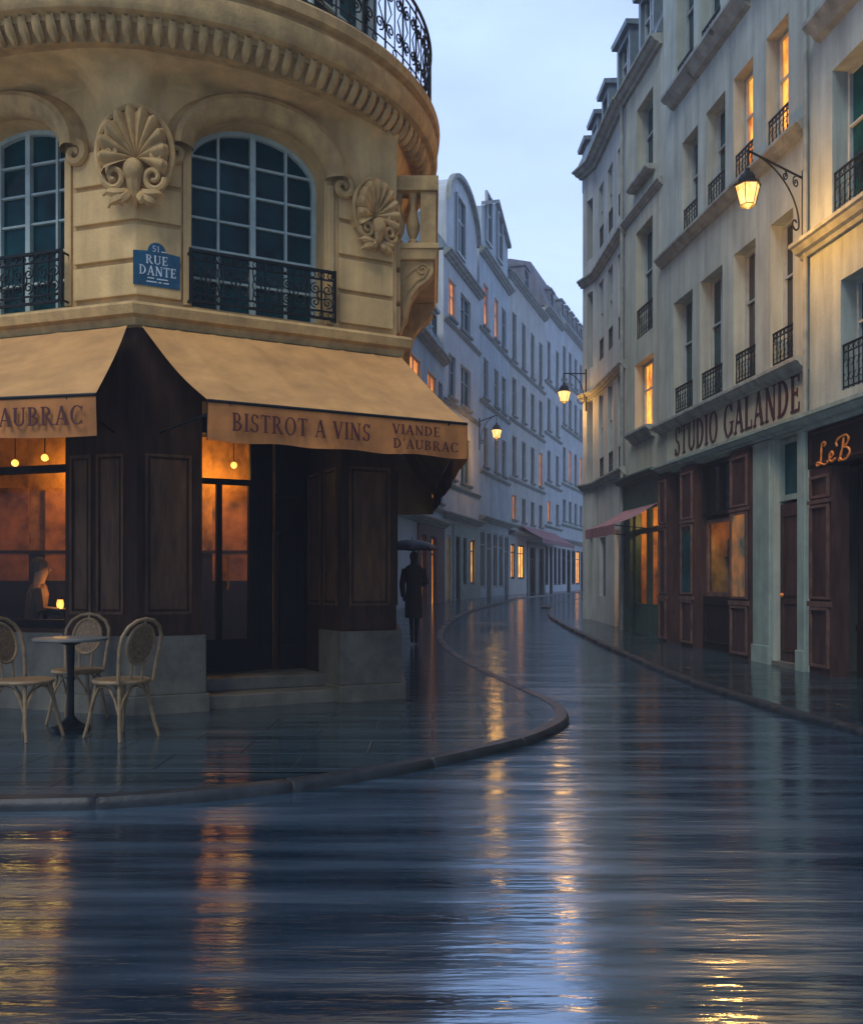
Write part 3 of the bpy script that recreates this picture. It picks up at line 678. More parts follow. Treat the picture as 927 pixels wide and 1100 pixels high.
q = MB(); q.lathe((*CC, 0), [(2.5, 5.99), (2.86, 5.93), (2.89, 5.93), (2.89, 5.97), (2.98, 6.06), (3.00, 6.06), (3.0, 6.10), (3.09, 6.12), (3.12, 6.16), (3.12, 6.32), (3.07, 6.35), (3.07, 6.39), (3.14, 6.41), (3.15, 6.5), (3.13, 6.53), (2.2, 6.56)], NA, A0, A1)
q.build('round_cornice', 'tan_d', bis, smooth=True)
q = MB()                                        # hanging leaf ornament under the rim
NL = 92
for k in range(NL):
    th = A0+(A1-A0)*(k+.5)/NL; e = Vector((math.cos(th), math.sin(th))); tt = Vector((-e.y, e.x)); hw = .040
    for r, z, s0 in ((2.93, 5.985, 1.0), (2.965, 6.04, .8)):
        c = Vector(CC)+e*r; q.ball((c.x, c.y, z), .0)if False else None
    pts = []
    for (r, z, ww) in ((2.885, 5.93, .35), (2.93, 5.925, .9), (2.985, 5.97, 1.15), (3.02, 6.03, 1.0), (3.03, 6.10, .8)):
        c = Vector(CC)+e*r; pts.append([(*(c-tt*hw*ww), z+.02), (*(c-tt*hw*ww*.4+e*.012), z-.012), (*(c+tt*hw*ww*.4+e*.012), z-.012), (*(c+tt*hw*ww), z+.02)])
    q.grid(pts)
q.build('leaf_moulding', 'tan_d', bis, smooth=True)
# round balcony railing
q = MB(); RB = 3.04
def cyl(a, w, z): return (CC[0]+(RB+w)*math.cos(a), CC[1]+(RB+w)*math.sin(a), z)
for z, t in ((6.60, .012), (6.70, .008), (7.35, .010), (7.45, .018)): q.tube([cyl(A0+(A1-A0)*k/90, 0, z) for k in range(91)], t, 5)
NP = 34
for k in range(NP+1):
    a = A0+(A1-A0)*k/NP; q.tube([cyl(a, 0, 6.55), cyl(a, 0, 7.45)], .011, 5)
    if k < NP:
        da_ = (A1-A0)/NP; ac = a+da_/2; P = lambda u, w, z, ac=ac: cyl(ac+u/RB, w, z)
        hw = RB*da_/2
        q.tube([P(0, 0, 6.70), P(0, 0, 7.35)], .007, 4)
        for sg in (-1, 1):
            scroll(q, P, sg*hw*.48, 6.84, hw*.42, 1.5, -PI/2, sg, .009, 16)
            scroll(q, P, sg*hw*.48, 7.20, hw*.42, 1.5, PI/2, -sg, .009, 16)
            q.tube([P(sg*hw*.9, 0, 6.86), P(sg*hw*.35, 0, 7.02), P(sg*hw*.9, 0, 7.18)], .008, 4)
        scroll(q, P, 0, 6.65, .035, 1, 0, 1, .007, 8, dec=.0)
q.build('balcony_railing', 'iron', bis)
# upper storey set back
q = MB(); q.lathe((*CC, 0), [(2.2, 6.5), (2.3, 6.56), (2.3, 9.3), (2.45, 9.35), (2.5, 9.5), (2.4, 9.6), (0, 10.4)], 60, A0-.3, A1+.3)
q.prism([(LE[0], LE[1]+.2), (-3.4, 9.2), (-1.0, 10.6), (-.85, 15.25), (LE[0]+.02, 15.25)], 5.98, 9.79)
q.build('top_storey_wall', 'tan', bis, smooth=False)
for deg in (-125, -95, -62, -30, 0):
    a = math.radians(deg); c = (CC[0]+2.31*math.cos(a), CC[1]+2.31*math.sin(a)); tx = (-math.sin(a), math.cos(a))
    fr = Fr((c[0]-tx[0]*.45, c[1]-tx[1]*.45), (c[0]+tx[0]*.45, c[1]+tx[1]*.45), flip=1)
    if fr.n.dot(Vector((math.cos(a), math.sin(a)))) < 0: fr.n = -fr.n
    window(fr, bis, 0, .9, 6.6, 8.7, -.02, m='teal', trans=(.3, .6), bar=.03)
# shells
def shell(org, out, s=1.0, name='shell_ornament'):
    o = Vector(out).normalized(); r = Vector((-o.y, o.x)); 
    if r.x < 0: r = -r
    def P(x, w, z): return (org[0]+r.x*x*s*.90+o.x*w*s, org[1]+r.y*x*s*.90+o.y*w*s, org[2]+z*s*1.04)
    m = MB(); na, nr = 66, 9; rows = []
    for j in range(nr+1):
        t = j/nr; row = []
        for k in range(na+1):
            a = math.radians(-28+236*k/na); rib = abs(math.sin(11*(a+.5)*.72)); R = .36+.03*rib
            w = .06+.10*math.sin(t*PI*.55)+.085*rib*t**.7-.05*(t > .93)
            row.append(P(R*t*math.cos(a)*.92, w, -.06+R*t*math.sin(a)*1.08))
        rows.append(row)
    rows.append([P(.39*math.cos(math.radians(-28+236*k/na))*.90, -.06, -.06+.39*math.sin(math.radians(-28+236*k/na))*1.05) for k in range(na+1)])
    m.grid(rows)
    # rim roll ending in volutes
    pts, rs = [], []
    for sg in (1,):
        for k in range(61):
            a = math.radians(-40+260*k/60); pts.append(P(.40*math.cos(a)*.95, .10, -.04+.42*math.sin(a))); rs.append(.030)
    m.tube(pts, [x*s for x in rs], 7)
    for sg in (-1, 1):
        pts, rs = [], []
        for k in range(29):
            q_ = k/28; a = -PI/2+(-sg)*(-1)*(0) ; rr = .115*(1-.8*q_); an = (PI*.0 if sg > 0 else PI)-sg*2.7*PI*q_
            pts.append(P(sg*.20+rr*math.cos(an), .14+.03*q_, -.27+rr*math.sin(an))); rs.append(.034*(1-.4*q_)*s)
        m.tube(pts, rs, 7)
        pts, rs = [], []
        for k in range(17):
            q_ = k/16; rr = .07*(1-.8*q_); an = PI*.5-sg*(-2.4)*PI*q_
            pts.append(P(sg*.24+rr*math.cos(an), .15+.03*q_, -.07+rr*math.sin(an))); rs.append(.026*(1-.4*q_)*s)
        m.tube(pts, rs, 6)
        for j, (dx, dz, ln) in enumerate(((.30, -.10, .9), (.22, -.20, 1.0), (.11, -.22, .8))):   # acanthus leaves
            base = (sg*.05, -.36); pts, rs = [], []
            for k in range(9):
                q_ = k/8; pts.append(P(base[0]+sg*dx*q_*ln, .10+.06*math.sin(q_*PI), base[1]+dz*q_*ln-.03*math.sin(q_*PI*1.6))); rs.append((.012+.038*math.sin(min(1, q_*1.15)*PI)**.6)*s)
            m.tube(pts, rs, 6)
    b0 = P(0, .16, -.22); m.ball(b0, .095*s, .095*s, .12*s, 14, 10)
    m.tube([P(0, .16, -.2), P(0, .15, -.36), P(0, .05, -.50)], [.09*s, .06*s, .015*s], 8)
    return m.build(name, 'tan_d', bis, smooth=True)
shell((CN[0]+.01, CN[1]-.02, 5.17), (.08, -1), .98)
shell((RT[0]-.25, RT[1]-.14, 5.06), (.62, -.78), .80)
# side balcony in stone with console bracket
bx0, by0 = RT[0], 9.95
fB = Fr((-.42, 10.0), (.06, 10.0), flip=1)          # u to the right, w toward the camera
zs_ = 4.86
q = MB(); q.hexa([(-.45, 9.95, zs_-.06), (.08, 9.95, zs_-.06), (.08, 11.9, zs_-.06), (-.45, 11.9, zs_-.06), (-.45, 9.95, zs_), (.08, 9.95, zs_), (.08, 11.9, zs_), (-.45, 11.9, zs_)])
q.hexa([(-.45, 10.0, zs_-.16), (.04, 10.0, zs_-.16), (.04, 11.85, zs_-.16), (-.45, 11.85, zs_-.16), (-.45, 9.97, zs_-.0605), (.065, 9.97, zs_-.0605), (.065, 11.88, zs_-.0605), (-.45, 11.88, zs_-.0605)])
sb = q.build('stone_balcony', 'tan', bis, bevel=.008)
q = MB()
for y0, y1 in ((10.0, 10.16), (11.7, 11.86)): q.hexa([(-.12+x, y, z) for z in (zs_+.001, zs_+.57) for x, y in ((0, y0), (.17, y0), (.17, y1), (0, y1))])
q.hexa([(x, y, z) for z in (zs_+.57, zs_+.73) for x, y in ((-.42, 9.97), (.075, 9.97), (.075, 10.2), (-.42, 10.2))]); q.hexa([(x, y, z) for z in (zs_+.57, zs_+.73) for x, y in ((-.13, 10.201), (.075, 10.201), (.075, 11.89), (-.13, 11.89))])
q.build('balustrade', 'tan_d', sb, bevel=.008)
q = MB(); bp = [(.05, 0), (.05, .06), (.03, .08), (.06, .15), (.075, .23), (.05, .34), (.03, .42), (.045, .5), (.05, .57)]
for x, y in [(-.2, 10.08), (-.36, 10.08)]+[(-.035, 10.35+.2*k) for k in range(7)]: q.lathe((x, y, zs_), bp, 12)
q.build('baluster', 'tan_d', sb, smooth=True)
q = MB()
cons = [(-.44, zs_-.165), (.02, zs_-.165), (.02, zs_-.28), (-.03, zs_-.36), (-.08, zs_-.40), (-.14, zs_-.44), (-.22, zs_-.56), (-.25, zs_-.68), (-.27, zs_-.78), (-.30, zs_-.82), (-.34, zs_-.95), (-.37, zs_-1.1), (-.44, zs_-1.15)]
for y0, y1 in ((10.05, 10.28), (11.55, 11.8)):
    q = MB(); i = len(q.v); n = len(cons); q.v += [(x, y0, z) for x, z in cons]+[(x, y1, z) for x, z in cons]
    for k in range(n): q.f.append((i+k, i+(k+1) % n, i+n+(k+1) % n, i+n+k))
    for off_ in (0, n):
        for t in tessellate_polygon([[Vector((x, z, 0)) for x, z in cons]]): q.f.append(tuple(i+off_+a for a in t))
    q.build('console_bracket', 'tan_d', sb)
q = MB(); PB = lambda u, w, z: (u, 10.05-w, z)
scroll(q, PB, -.10, zs_-.26, .07, 1.5, 0, 1, .012, 20, .008); scroll(q, PB, -.33, zs_-.80, .05, 1.4, PI/2, 1, .010, 16, .008)
q.tube([PB(-.03, .008, zs_-.24), PB(-.08, .008, zs_-.34), PB(-.16, .008, zs_-.38), PB(-.26, .008, zs_-.5), PB(-.31, .008, zs_-.66), PB(-.29, .008, zs_-.8), PB(-.36, .008, zs_-.95), PB(-.40, .008, zs_-1.1)], .013, 6)
q.tube([PB(-.41, .008, zs_-.95), PB(-.39, .008, zs_-.6), PB(-.30, .008, zs_-.36), PB(-.2, .008, zs_-.27), PB(-.1, .008, zs_-.2)], .010, 6)
q.build('scroll_carving', 'tan_d', sb, smooth=True)
# ---- awnings
zv0, zv1 = 2.345, 2.66                             # valance bottom / top
def valance_pts(P0, P1, n, z0, z1, wob=.012, seed=0):
    rnd = random.Random(seed); ph = [rnd.uniform(0, 6) for _ in range(3)]; rows = []
    d = Vector((P1[0]-P0[0], P1[1]-P0[1])); nr = Vector((d.y, -d.x)).normalized()
    if nr.y > 0 and abs(nr.y) > .2: nr = -nr
    for j in range(5):
        s_ = j/4; row = []
        for k in range(n+1):
            t = k/n; a = wob*(1-s_)*(math.sin(t*17+ph[0])+.6*math.sin(t*41+ph[1])); p = Vector(P0)+d*t+nr*a
            row.append((p.x, p.y, z0+(z1-z0)*s_+(.008*math.sin(t*23+ph[2])*(1-s_))))
        rows.append(row)
    return rows, nr
def slope_rows(T0, T1, B0, B1, zt, zb, n=40, m=10, seed=1):
    rnd = random.Random(seed); rows = []; ph = [rnd.uniform(0, 6) for _ in range(4)]
    for j in range(m+1):
        s_ = j/m; row = []
        for k in range(n+1):
            t = k/n; x = (T0[0]+(T1[0]-T0[0])*t)*(1-s_)+(B0[0]+(B1[0]-B0[0])*t)*s_; y = (T0[1]+(T1[1]-T0[1])*t)*(1-s_)+(B0[1]+(B1[1]-B0[1])*t)*s_
            sag = -.035*math.sin(PI*s_)*(1+.35*math.sin(t*9+ph[0]))-.012*math.sin(t*31+ph[1]+s_*3)*math.sin(PI*s_)+(.007 if k % 8 == 0 else 0)
            row.append((x, y, zt+(zb-zt)*s_+sag))
        rows.append(row)
    return rows
B0, B1 = (-1.775, 7.37), (.325, 8.46); T0, T1 = off(fR, .02, .12), inter(fR, .12, fS, .05); ztp = ZT-.12
S1 = (.02, 15.2)
q = MB(); q.grid(slope_rows(T0, T1, B0, B1, ztp, zv1, 64)); aw = q.build('awning', 'canvas', bis, smooth=True)
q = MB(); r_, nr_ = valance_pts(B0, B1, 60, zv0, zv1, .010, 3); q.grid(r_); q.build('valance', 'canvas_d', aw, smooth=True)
fv = Fr(B0, B1)
vw = .028
def vfn(u, z, w): return fv.p(u, vw+w, z)
q = MB(); letter(q, 'BISTROT A VINS', vfn, fv.u(249, vw), fv.u(398, vw), 2.43, 2.575); q.build('lettering', 'ink', aw); q = MB()
ua, ub = fv.u(421, vw), fv.u(492, vw)
letter(q, 'VIANDE', vfn, ua, ua+(ub-ua)*.72, 2.515, 2.60); q.build('lettering', 'ink', aw); q = MB(); letter(q, "D'AUBRAC", vfn, ua+.01, ub, 2.39, 2.475)
q.build('lettering', 'ink', aw)
q = MB(); q.tube([(*B0, zv1), (*B1, zv1)], .014, 6); q.tube([(*B0, zv0), (*B0, zv1)], .006, 5)
for t in (.08, .92): q.tube([(*off(fR, LR*t, .02), 2.62), (B0[0]+(B1[0]-B0[0])*t, B0[1]+(B1[1]-B0[1])*t, zv1-.02)], .012, 6)
q.build('awning_arm', 'iron', aw)
# street side awning (seen from beneath)
q = MB(); q.grid(slope_rows(T1, off(fS, fS.L, .06), B1, S1, ztp, zv1, 30, 8, 5)); a2 = q.build('awning', 'canvas', bis, smooth=True)
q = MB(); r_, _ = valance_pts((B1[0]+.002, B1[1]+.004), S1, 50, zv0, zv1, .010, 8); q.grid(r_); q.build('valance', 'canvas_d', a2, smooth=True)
q = MB(); q.poly([(*off(fS, fS.L-.02, .03), zv0), (S1[0]-.004, S1[1]-.01, zv0), (S1[0]-.004, S1[1]-.01, zv1), (*off(fS, fS.L-.02, .03), ztp)]); q.build('side_curtain', 'canvas', a2)
# left awning
C0, C1 = (-2.575, 7.14), (-7.3, 8.05); V0, V1 = off(fL, .02, .12), off(fL, 4.8, .12)
q = MB(); q.grid(slope_rows(V0, V1, C0, C1, ztp, zv1, 50, 10, 9)); a3 = q.build('awning', 'canvas', bis, smooth=True)
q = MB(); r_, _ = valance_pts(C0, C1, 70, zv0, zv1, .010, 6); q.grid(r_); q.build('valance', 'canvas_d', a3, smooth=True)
fw = Fr(C1, C0); q = MB(); letter(q, "D'AUBRAC", lambda u, z, w: fw.p(u, .028+w, z), fw.u(89, .028)-1.62*textw("D'AUBRAC")/textw("VIANDE D'AUBRAC"), fw.u(89, .028), 2.43, 2.575); q.build('lettering', 'ink', a3)
q = MB(); q.tube([(*C0, zv1), (*C1, zv1)], .014, 6)
for t in (.05, .6): q.tube([(*off(fL, 4.8*t, .02), 2.62), (C0[0]+(C1[0]-C0[0])*t, C0[1]+(C1[1]-C0[1])*t, zv1-.02)], .012, 6)
q.build('awning_arm', 'iron', a3)
# street name plaque
sw = .045
ua, ub = fR.u(143, sw), fR.u(193, sw); za, zb_ = fR.z(168, 308, sw), fR.z(168, 272, sw)
sg = thing('street_sign', fR.p((ua+ub)/2, sw, za), 'small blue enamel street name plaque on the ochre corner pier', 'sign')
pl = [(ua, za), (ub, za), (ub, zb_)]+[((ua+ub)/2+.075*math.cos(a*PI/10)*1.1, zb_+.012+.085*math.sin(a*PI/10)) for a in range(11)]+[(ua, zb_)]
q = MB(); i = 0; q.v += [fR.p(x, sw-.006, z) for x, z in pl]+[fR.p(x, sw+.008, z) for x, z in pl]; n = len(pl)
for k in range(n): q.f.append((k, (k+1) % n, n+(k+1) % n, n+k))
q.f.append(tuple(range(n, 2*n))); q.f.append(tuple(reversed(range(n)))); q.build('plate', 'plaque', sg)
q = MB(); sfn = lambda u, z, w: fR.p(u, sw+.008+w, z); wd = ub-ua; hh = zb_-za
letter(q, 'RUE', sfn, ua+wd*.26, ua+wd*.74, za+hh*.66, za+hh*.92, .003); letter(q, 'DANTE', sfn, ua+wd*.12, ua+wd*.92, za+hh*.32, za+hh*.60, .003)
letter(q, '51', sfn, ua+wd*.40, ua+wd*.56, zb_+.01, zb_+.065, .003)
for k, (a, b, z) in enumerate(((.30, .44, .22), (.50, .74, .21), (.28, .50, .11), (.54, .60, .11), (.64, .76, .11))): q.fb(fR, ua+wd*a, ua+wd*b, sw+.009, sw+.0115, za+hh*z, za+hh*(z+.035))
q.fb(fR, ua+wd*.60, ua+wd*.70, sw+.009, sw+.0115, zb_+.012, zb_+.022)
q.build('lettering', 'plaque_w', sg)

# ================================================================ RIGHT SIDE BUILDINGS
PA = (5.2, 11.2); dAB = (-.113, 1.0)
def along(P, dx, px):
    k = (px-CX)/F; Y = (P[0]-dx*P[1])/(k-dx); return (k*Y, Y)
P868 = along(PA, -.113, 868); P712 = along(PA, -.113, 712); P672 = along(P712, -.10, 672); P641 = along(P672, -.03, 641); P627 = (X_at(626, 23.95), 23.95)
Pnear = (PA[0]+.113*9.2, PA[1]-9.2)
# --- building B
fb = Fr(P712, P868); gB = fb.g0()-.15
bB = thing('studio_building', (*P712, g(P712[1])), 'tall grey plaster building lettered over a dark red timber shopfront', 'building')
ZE = 13.2
cols = {1: [(723.5, 744), (752, 776), (788, 811.5), (827.5, 852)], 2: [(732.5, 749.5), (758.5, 779), (788, 808.8), (823, 847)], 3: [(726, 745), (752, 774), (780, 803), (818, 843)]}
rowz = {1: (fb.z(789, 415)+.02, fb.z(852, 222)), 2: (fb.z(789, 202)+.03, fb.z(847, 12)), 3: (10.28, 12.6)}
zS0, zS1 = fb.z(789, 475), fb.z(789, 428)
ops = []
for r in (1, 2, 3):
    for (a, b) in cols[r]: ops.append((fb.u(a), fb.u(b), rowz[r][0], rowz[r][1]))
ua_, ub_ = fb.u(813), fb.u(830)
shop = (fb.u(716), fb.u(811), gB-.05, zS0-.16, .62); dop = (fb.u(831), fb.u(860), gB-.05, zS0-.16, .16)
q = MB(); wall_mesh(q, fb, 0, fb.L, gB-.1, ZE, ops+[shop, dop], .24); shell_back(q, fb, 0, fb.L, gB-.1, ZE); q.build('wall', 'plB', bB)
for r in (1, 2, 3):
    for k, (a, b) in enumerate(cols[r]):
        lit = 'lit' if (r == 2 and k >= 2) else None
        window(fb, bB, fb.u(a), fb.u(b), rowz[r][0], rowz[r][1], .24, lit, pane='pane' if k < 2 or r != 1 else 'pane_k')
        guard(fb, bB, fb.u(a)+.01, fb.u(b)-.01, rowz[r][0]+.03, .46, -.04)
        if r == 3: sill(fb, bB, fb.u(a)-.16, fb.u(b)+.16, rowz[r][0], .24, .13, brackets=True)
cornice(fb, bB, -.06, fb.L-.004, fb.z(789, 202)-.20, .85, .85)
cornice(fb, bB, -.1, fb.L+.03, fb.z(789, 419)-.2, 1.0, .85)
cornice(fb, bB, -.02, fb.L-.004, ZE-.1, 1.8, 1.4)
cornice(fb, bB, -.12, fb.L+.02, zS0-.14, 1.1, .62, 'shop_cornice', 'pgreen')
mansard(fb, bB, 0, fb.L, ZE+.24)
q = MB()
lw = .02
fz0, fz1 = fb.z(789, 474)+.04, fb.z(789, 424)-.03
qf = MB(); qf.fb(fb, fb.u(717), fb.u(866), -.01, .014, fz0, fz1); ff = qf.build('sign_fascia', 'plC', bB); qf = MB(); panel_frame(qf, fb, fb.u(716), fb.u(867), fz0-.02, fz1+.02, .0, .03, .032); qf.build('fascia_moulding', 'trim', ff)
letter(q, 'STUDIO GALANDE', lambda u, z, w: fb.p(u, .014+w, z), fb.u(726), fb.u(861), fb.z(789, 467), fb.z(789, 432), .012); q.build('lettering', mat('dark_red_paint', (.045, .010, .012), .6, .2, 20), bB)
# shopfront
w0 = -.0; zt = shop[3]; zb0 = g(15)-.02
def pilaster(fr, root, a, b, w, z0, z1, m='wood_r', zm=(.95, 2.35), lit=None, thick=.25):
    q = MB(); q.fb(fr, a, b, w-thick, w, z0-.1, z1); o = q.build('shop_pilaster', m, root)
    t = .035; q = MB()
    for c, d in ((z0+.12, zm[0]-.08), (zm[0]+.03, zm[1]-.04), (zm[1]+.05, z1-.1)):
        if d-c > .1: panel_frame(q, fr, a+t, b-t, c, d, w, .035, .032)
    q.fb(fr, a-.02, b+.02, w, w+.03, zm[0]-.07, zm[0]); q.fb(fr, a-.02, b+.02, w, w+.028, zm[1]-.02, zm[1]+.03)
    q.build('panel_moulding', 'wood_l' if m == 'wood_r' else m, o)
    if lit: q = MB(); q.fb(fr, a+t+.03, b-t-.03, w+.001, w+.006, zm[0]+.06, zm[1]-.07); q.build('pane', lit, o)
    return o
z0 = zb0
pilaster(fb, bB, fb.u(713), fb.u(722), .10, z0, zt-.02, zm=(1.0, 2.3))
pilaster(fb, bB, fb.u(738), fb.u(752), .12, z0, zt-.02, zm=(1.0, 2.3), lit='pane')
pilaster(fb, bB, fb.u(791), fb.u(811), .10, z0-.05, zt-.02, zm=(.95, 2.35), lit='litp')
q = MB(); q.fb(fb, fb.u(752)+.01, fb.u(791)-.01, -.3, -.05, z0-.1, 1.0); q.fb(fb, fb.u(752)+.01, fb.u(791)-.01, -.3, -.12, 2.3, zt); q.fb(fb, fb.u(722), fb.u(738), -.58, -.45, z0-.1, zt)
panel_frame(q, fb, fb.u(754)+.03, fb.u(789)-.03, z0+.15, .88, -.05)
q.build('shopfront', 'wood_k', bB)
window(fb, bB, fb.u(754), fb.u(790), 1.0, 2.3, .12, None, 'wood_l', (), 0, .05, 'glass', name='shop_window')
window(fb, bB, fb.u(753), fb.u(790), 2.36, zt-.06, .08, None, 'wood_k', (), 1, .03, 'pane_k', name='transom_window')
# pale pilasters beside the doorway
for a, b in ((812, 830), (860, 868)):
    q = MB(); q.fb(fb, fb.u(a), fb.u(b), -.3, .055, gB-.1, zS0-.15); q.fb(fb, fb.u(a)-.02, fb.u(b)+.001, .0551, .075, gB-.1, g(13)+.28); q.build('painted_pilaster', 'pgreen', bB, bevel=.01)
ud0, ud1 = fb.u(831)+.002, fb.u(860)-.002
q = MB(); q.fb(fb, ud0, ud1, -.16, -.10, g(13), 2.35); panel_frame(q, fb, ud0+.1, ud1-.1, .25, .95, -.10); panel_frame(q, fb, ud0+.1, ud1-.1, 1.05, 2.2, -.10)
dd = q.build('door', 'wood_r', bB); q = MB(); q.ball(fb.p(ud0+.12, -.06, 1.05), .03); q.build('handle', 'gold', dd)
window(fb, bB, ud0, ud1, 2.40, zt-.02, .14, None, 'pgreen', (), 0, .05, 'pane', name='transom_window')
q = MB(); q.fb(fb, fb.u(830)+.001, fb.u(860)-.001, -.4, .02, g(13)-.1, g(13)+.07); q.build('door_step', 'plinth', bB)
q = MB(); q.fb(fb, shop[0]-.1, shop[1]+.1, -.62, -.60, gB-.1, zt); q.build('shop_interior', 'dark', bB)

def shop_room(fr, root, a, b, c, d, w0, D, power, seed=1, shelves=3):
    rnd = random.Random(seed); q = MB(); W = w0-D
    q.poly([fr.p(a, W, c), fr.p(b, W, c), fr.p(b, W, d), fr.p(a, W, d)])
    for u in (a, b): q.poly([fr.p(u, w0, c), fr.p(u, W, c), fr.p(u, W, d), fr.p(u, w0, d)])
    for z in (c, d): q.poly([fr.p(a, w0, z), fr.p(b, w0, z), fr.p(b, W, z), fr.p(a, W, z)])
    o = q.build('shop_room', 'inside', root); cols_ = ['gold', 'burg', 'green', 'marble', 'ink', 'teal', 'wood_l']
    for k in range(shelves):
        z = c+(d-c)*(k+.04)/shelves; q = MB(); q.fb(fr, a+.01, b-.01, W+.01, W+D*.45, z-.02, z); sh = q.build('shelf', 'wood', o)
        bins = {}
        u = a+.06
        while u < b-.14:
            wd = rnd.uniform(.05, .13); h = rnd.uniform(.08, (d-c)/shelves*.62); m_ = rnd.choice(cols_); q = bins.setdefault(m_, MB())
            if rnd.random() < .5: q.lathe(fr.p(u+wd/2, W+D*.25, z), [(0, 0), (wd*.4, 0), (wd*.42, h*.55), (wd*.16, h*.7), (wd*.15, h), (0, h)], 8)
            else: q.fb(fr, u, u+wd, W+D*.12, W+D*.34, z+.001, z+h)
            u += wd+rnd.uniform(.02, .08)
        for m_, q in bins.items():
            g_ = q.build('goods', m_, root); g_['kind'] = 'stuff'
    q = MB(); c0 = fr.p((a+b)/2, w0-D*.35, d-.14); q.ball(c0, .05); bl = q.build('shop_bulb', 'bulb', root); q = MB(); q.tube([c0, (c0[0], c0[1], d-.001)], .006, 4); q.build('flex', 'iron', bl)
    l = point('shop_light', (c0[0], c0[1], c0[2]-.12), power, (1, .50, .13), .07); return o
shop_room(fb, bB, fb.u(754)+.01, fb.u(790)-.01, 1.0, 2.3, -.16, .42, 3.2, 4, 2)
# --- building A
fa = Fr(P868, Pnear); gA = -.1
bA = thing('grey_building', (*PA, 0), 'nearest grey plaster building at the right edge, over a black panelled shopfront', 'building')
ZA = 13.4; opsA = []
nearW = [[(1.02, 2.0), (3.0, 3.98), (5.0, 5.98)]][0]
uw = [fa.u(895), fa.u(904), fa.u(884)]
zl2 = fa.z(880, 253); zl1 = fa.z(880, 437)
rA = {1: (zl1+.12, fa.z(927, 268)), 2: (zl2+.1, fa.z(927, 42)), 3: (fa.z(890, 14)+.0, 12.7)}
rA[1] = (zl1+.10, zl2-.75)
cA = {1: [(fa.u(903), fa.u(903)+1.05)], 2: [(fa.u(894), fa.u(894)+1.05)], 3: [(fa.u(884), fa.u(884)+1.0)]}
for r in cA: cA[r] += [(cA[r][0][0]+2.3*k, cA[r][0][1]+2.3*k) for k in (1, 2, 3)]
for r in rA:
    for a, b in cA[r]: opsA.append((a, b, *rA[r]))
shA = (fa.u(872), fa.L-.5, gA, fa.z(890, 436), .45)
q = MB(); wall_mesh(q, fa, 0, fa.L, gA, ZA, opsA+[shA], .26); shell_back(q, fa, 0, fa.L, gA, ZA); q.build('wall', 'plA', bA)
for r in rA:
    for a, b in cA[r]:
        window(fa, bA, a, b, *rA[r], .26, None); guard(fa, bA, a+.01, b-.01, rA[r][0]+.03, .55, -.03)
        if r == 3: sill(fa, bA, a-.14, b+.14, rA[r][0], .22, .12, brackets=True)
cornice(fa, bA, -.10, fa.L, zl2-.2, 1.15, 1.0); cornice(fa, bA, -.06, fa.L, ZA-.1, 1.8, 1.4); mansard(fa, bA, 0, fa.L, ZA+.24)
cornice(fa, bA, -.02, fa.L, zl1-.28, 1.1, 1.0, 'shop_cornice', 'pgreen')
q = MB(); q.tube([fa.p(.04, .06, 3.45), fa.p(.04, .06, ZA)], .035, 8); q.build('drainpipe', 'trim', bA)
# shopfront A: sign board, panelled pilasters
zsb = fa.z(890, 500)
q = MB(); q.fb(fa, .05, fa.L-.3, -.40, .03, zsb, zl1-.29); sbd = q.build('sign_board', 'wood_k', bA)
q = MB(); panel_frame(q, fa, .12, 2.4, zsb+.05, zl1-.33, .03, .025, .015); q.build('board_moulding', 'wood_r', sbd)
q = MB()   # gold script lettering: strokes of "Le B"
def script(pts, u0, z0, s):
    P = catmull(pts, 8); q.tube([fa.p(u0+x*s*1.75, .05, z0+y*s) for x, y in P], [(.010+.006*abs(math.sin(k*.35))) for k in range(len(P))], 6)
u_, z_ = fa.u(879, .05), fa.z(900, 495, .05); S_ = .27
script([(.30, .84), (.38, .98), (.28, 1.06), (.18, .94), (.16, .6), (.14, .25), (.08, .04), (-.04, .0), (-.08, .10), (.04, .15), (.2, .04), (.36, -.02), (.50, .10)], u_, z_, S_)
script([(.54, .22), (.68, .26), (.76, .40), (.68, .50), (.58, .36), (.6, .14), (.7, .04), (.86, .16)], u_, z_, S_)
script([(.95, .68), (.92, .9), (1.1, 1.08), (1.4, 1.1), (1.5, .9), (1.4, .68), (1.22, .6), (1.45, .52), (1.56, .3), (1.42, .05), (1.2, 0), (1.1, .12)], u_, z_, S_)
script([(1.28, 1.02), (1.22, .6), (1.12, .2), (1.04, -.02)], u_, z_, S_)
q.build('lettering', 'gold', sbd)
pilaster(fa, bA, fa.u(871, 0)+.02, fa.u(895), .03, .0, zsb-.01, 'wood_r', (.98, 2.28))
for k in range(3):
    a = 1.9+k*2.4; pilaster(fa, bA, a, a+.45, .03, 0, zsb-.01, 'wood_r', (.98, 2.28))
q = MB(); q.fb(fa, fa.u(895), fa.L-.5, -.44, -.32, gA, .6); q.fb(fa, fa.u(895), fa.L-.5, -.44, -.30, .6, .68); q.build('shopfront', 'wood_k', bA)
window(fa, bA, fa.u(895), 1.9, .68, zsb, .38, None, 'wood_k', (.75,), 1, .05, 'pane_k', name='shop_window')
for k in range(3): window(fa, bA, 2.35+k*2.4, min(fa.L-.5, 4.3+k*2.4), .68, zsb, .38, None, 'wood_k', (.75,), 1, .05, 'pane_k', name='shop_window')

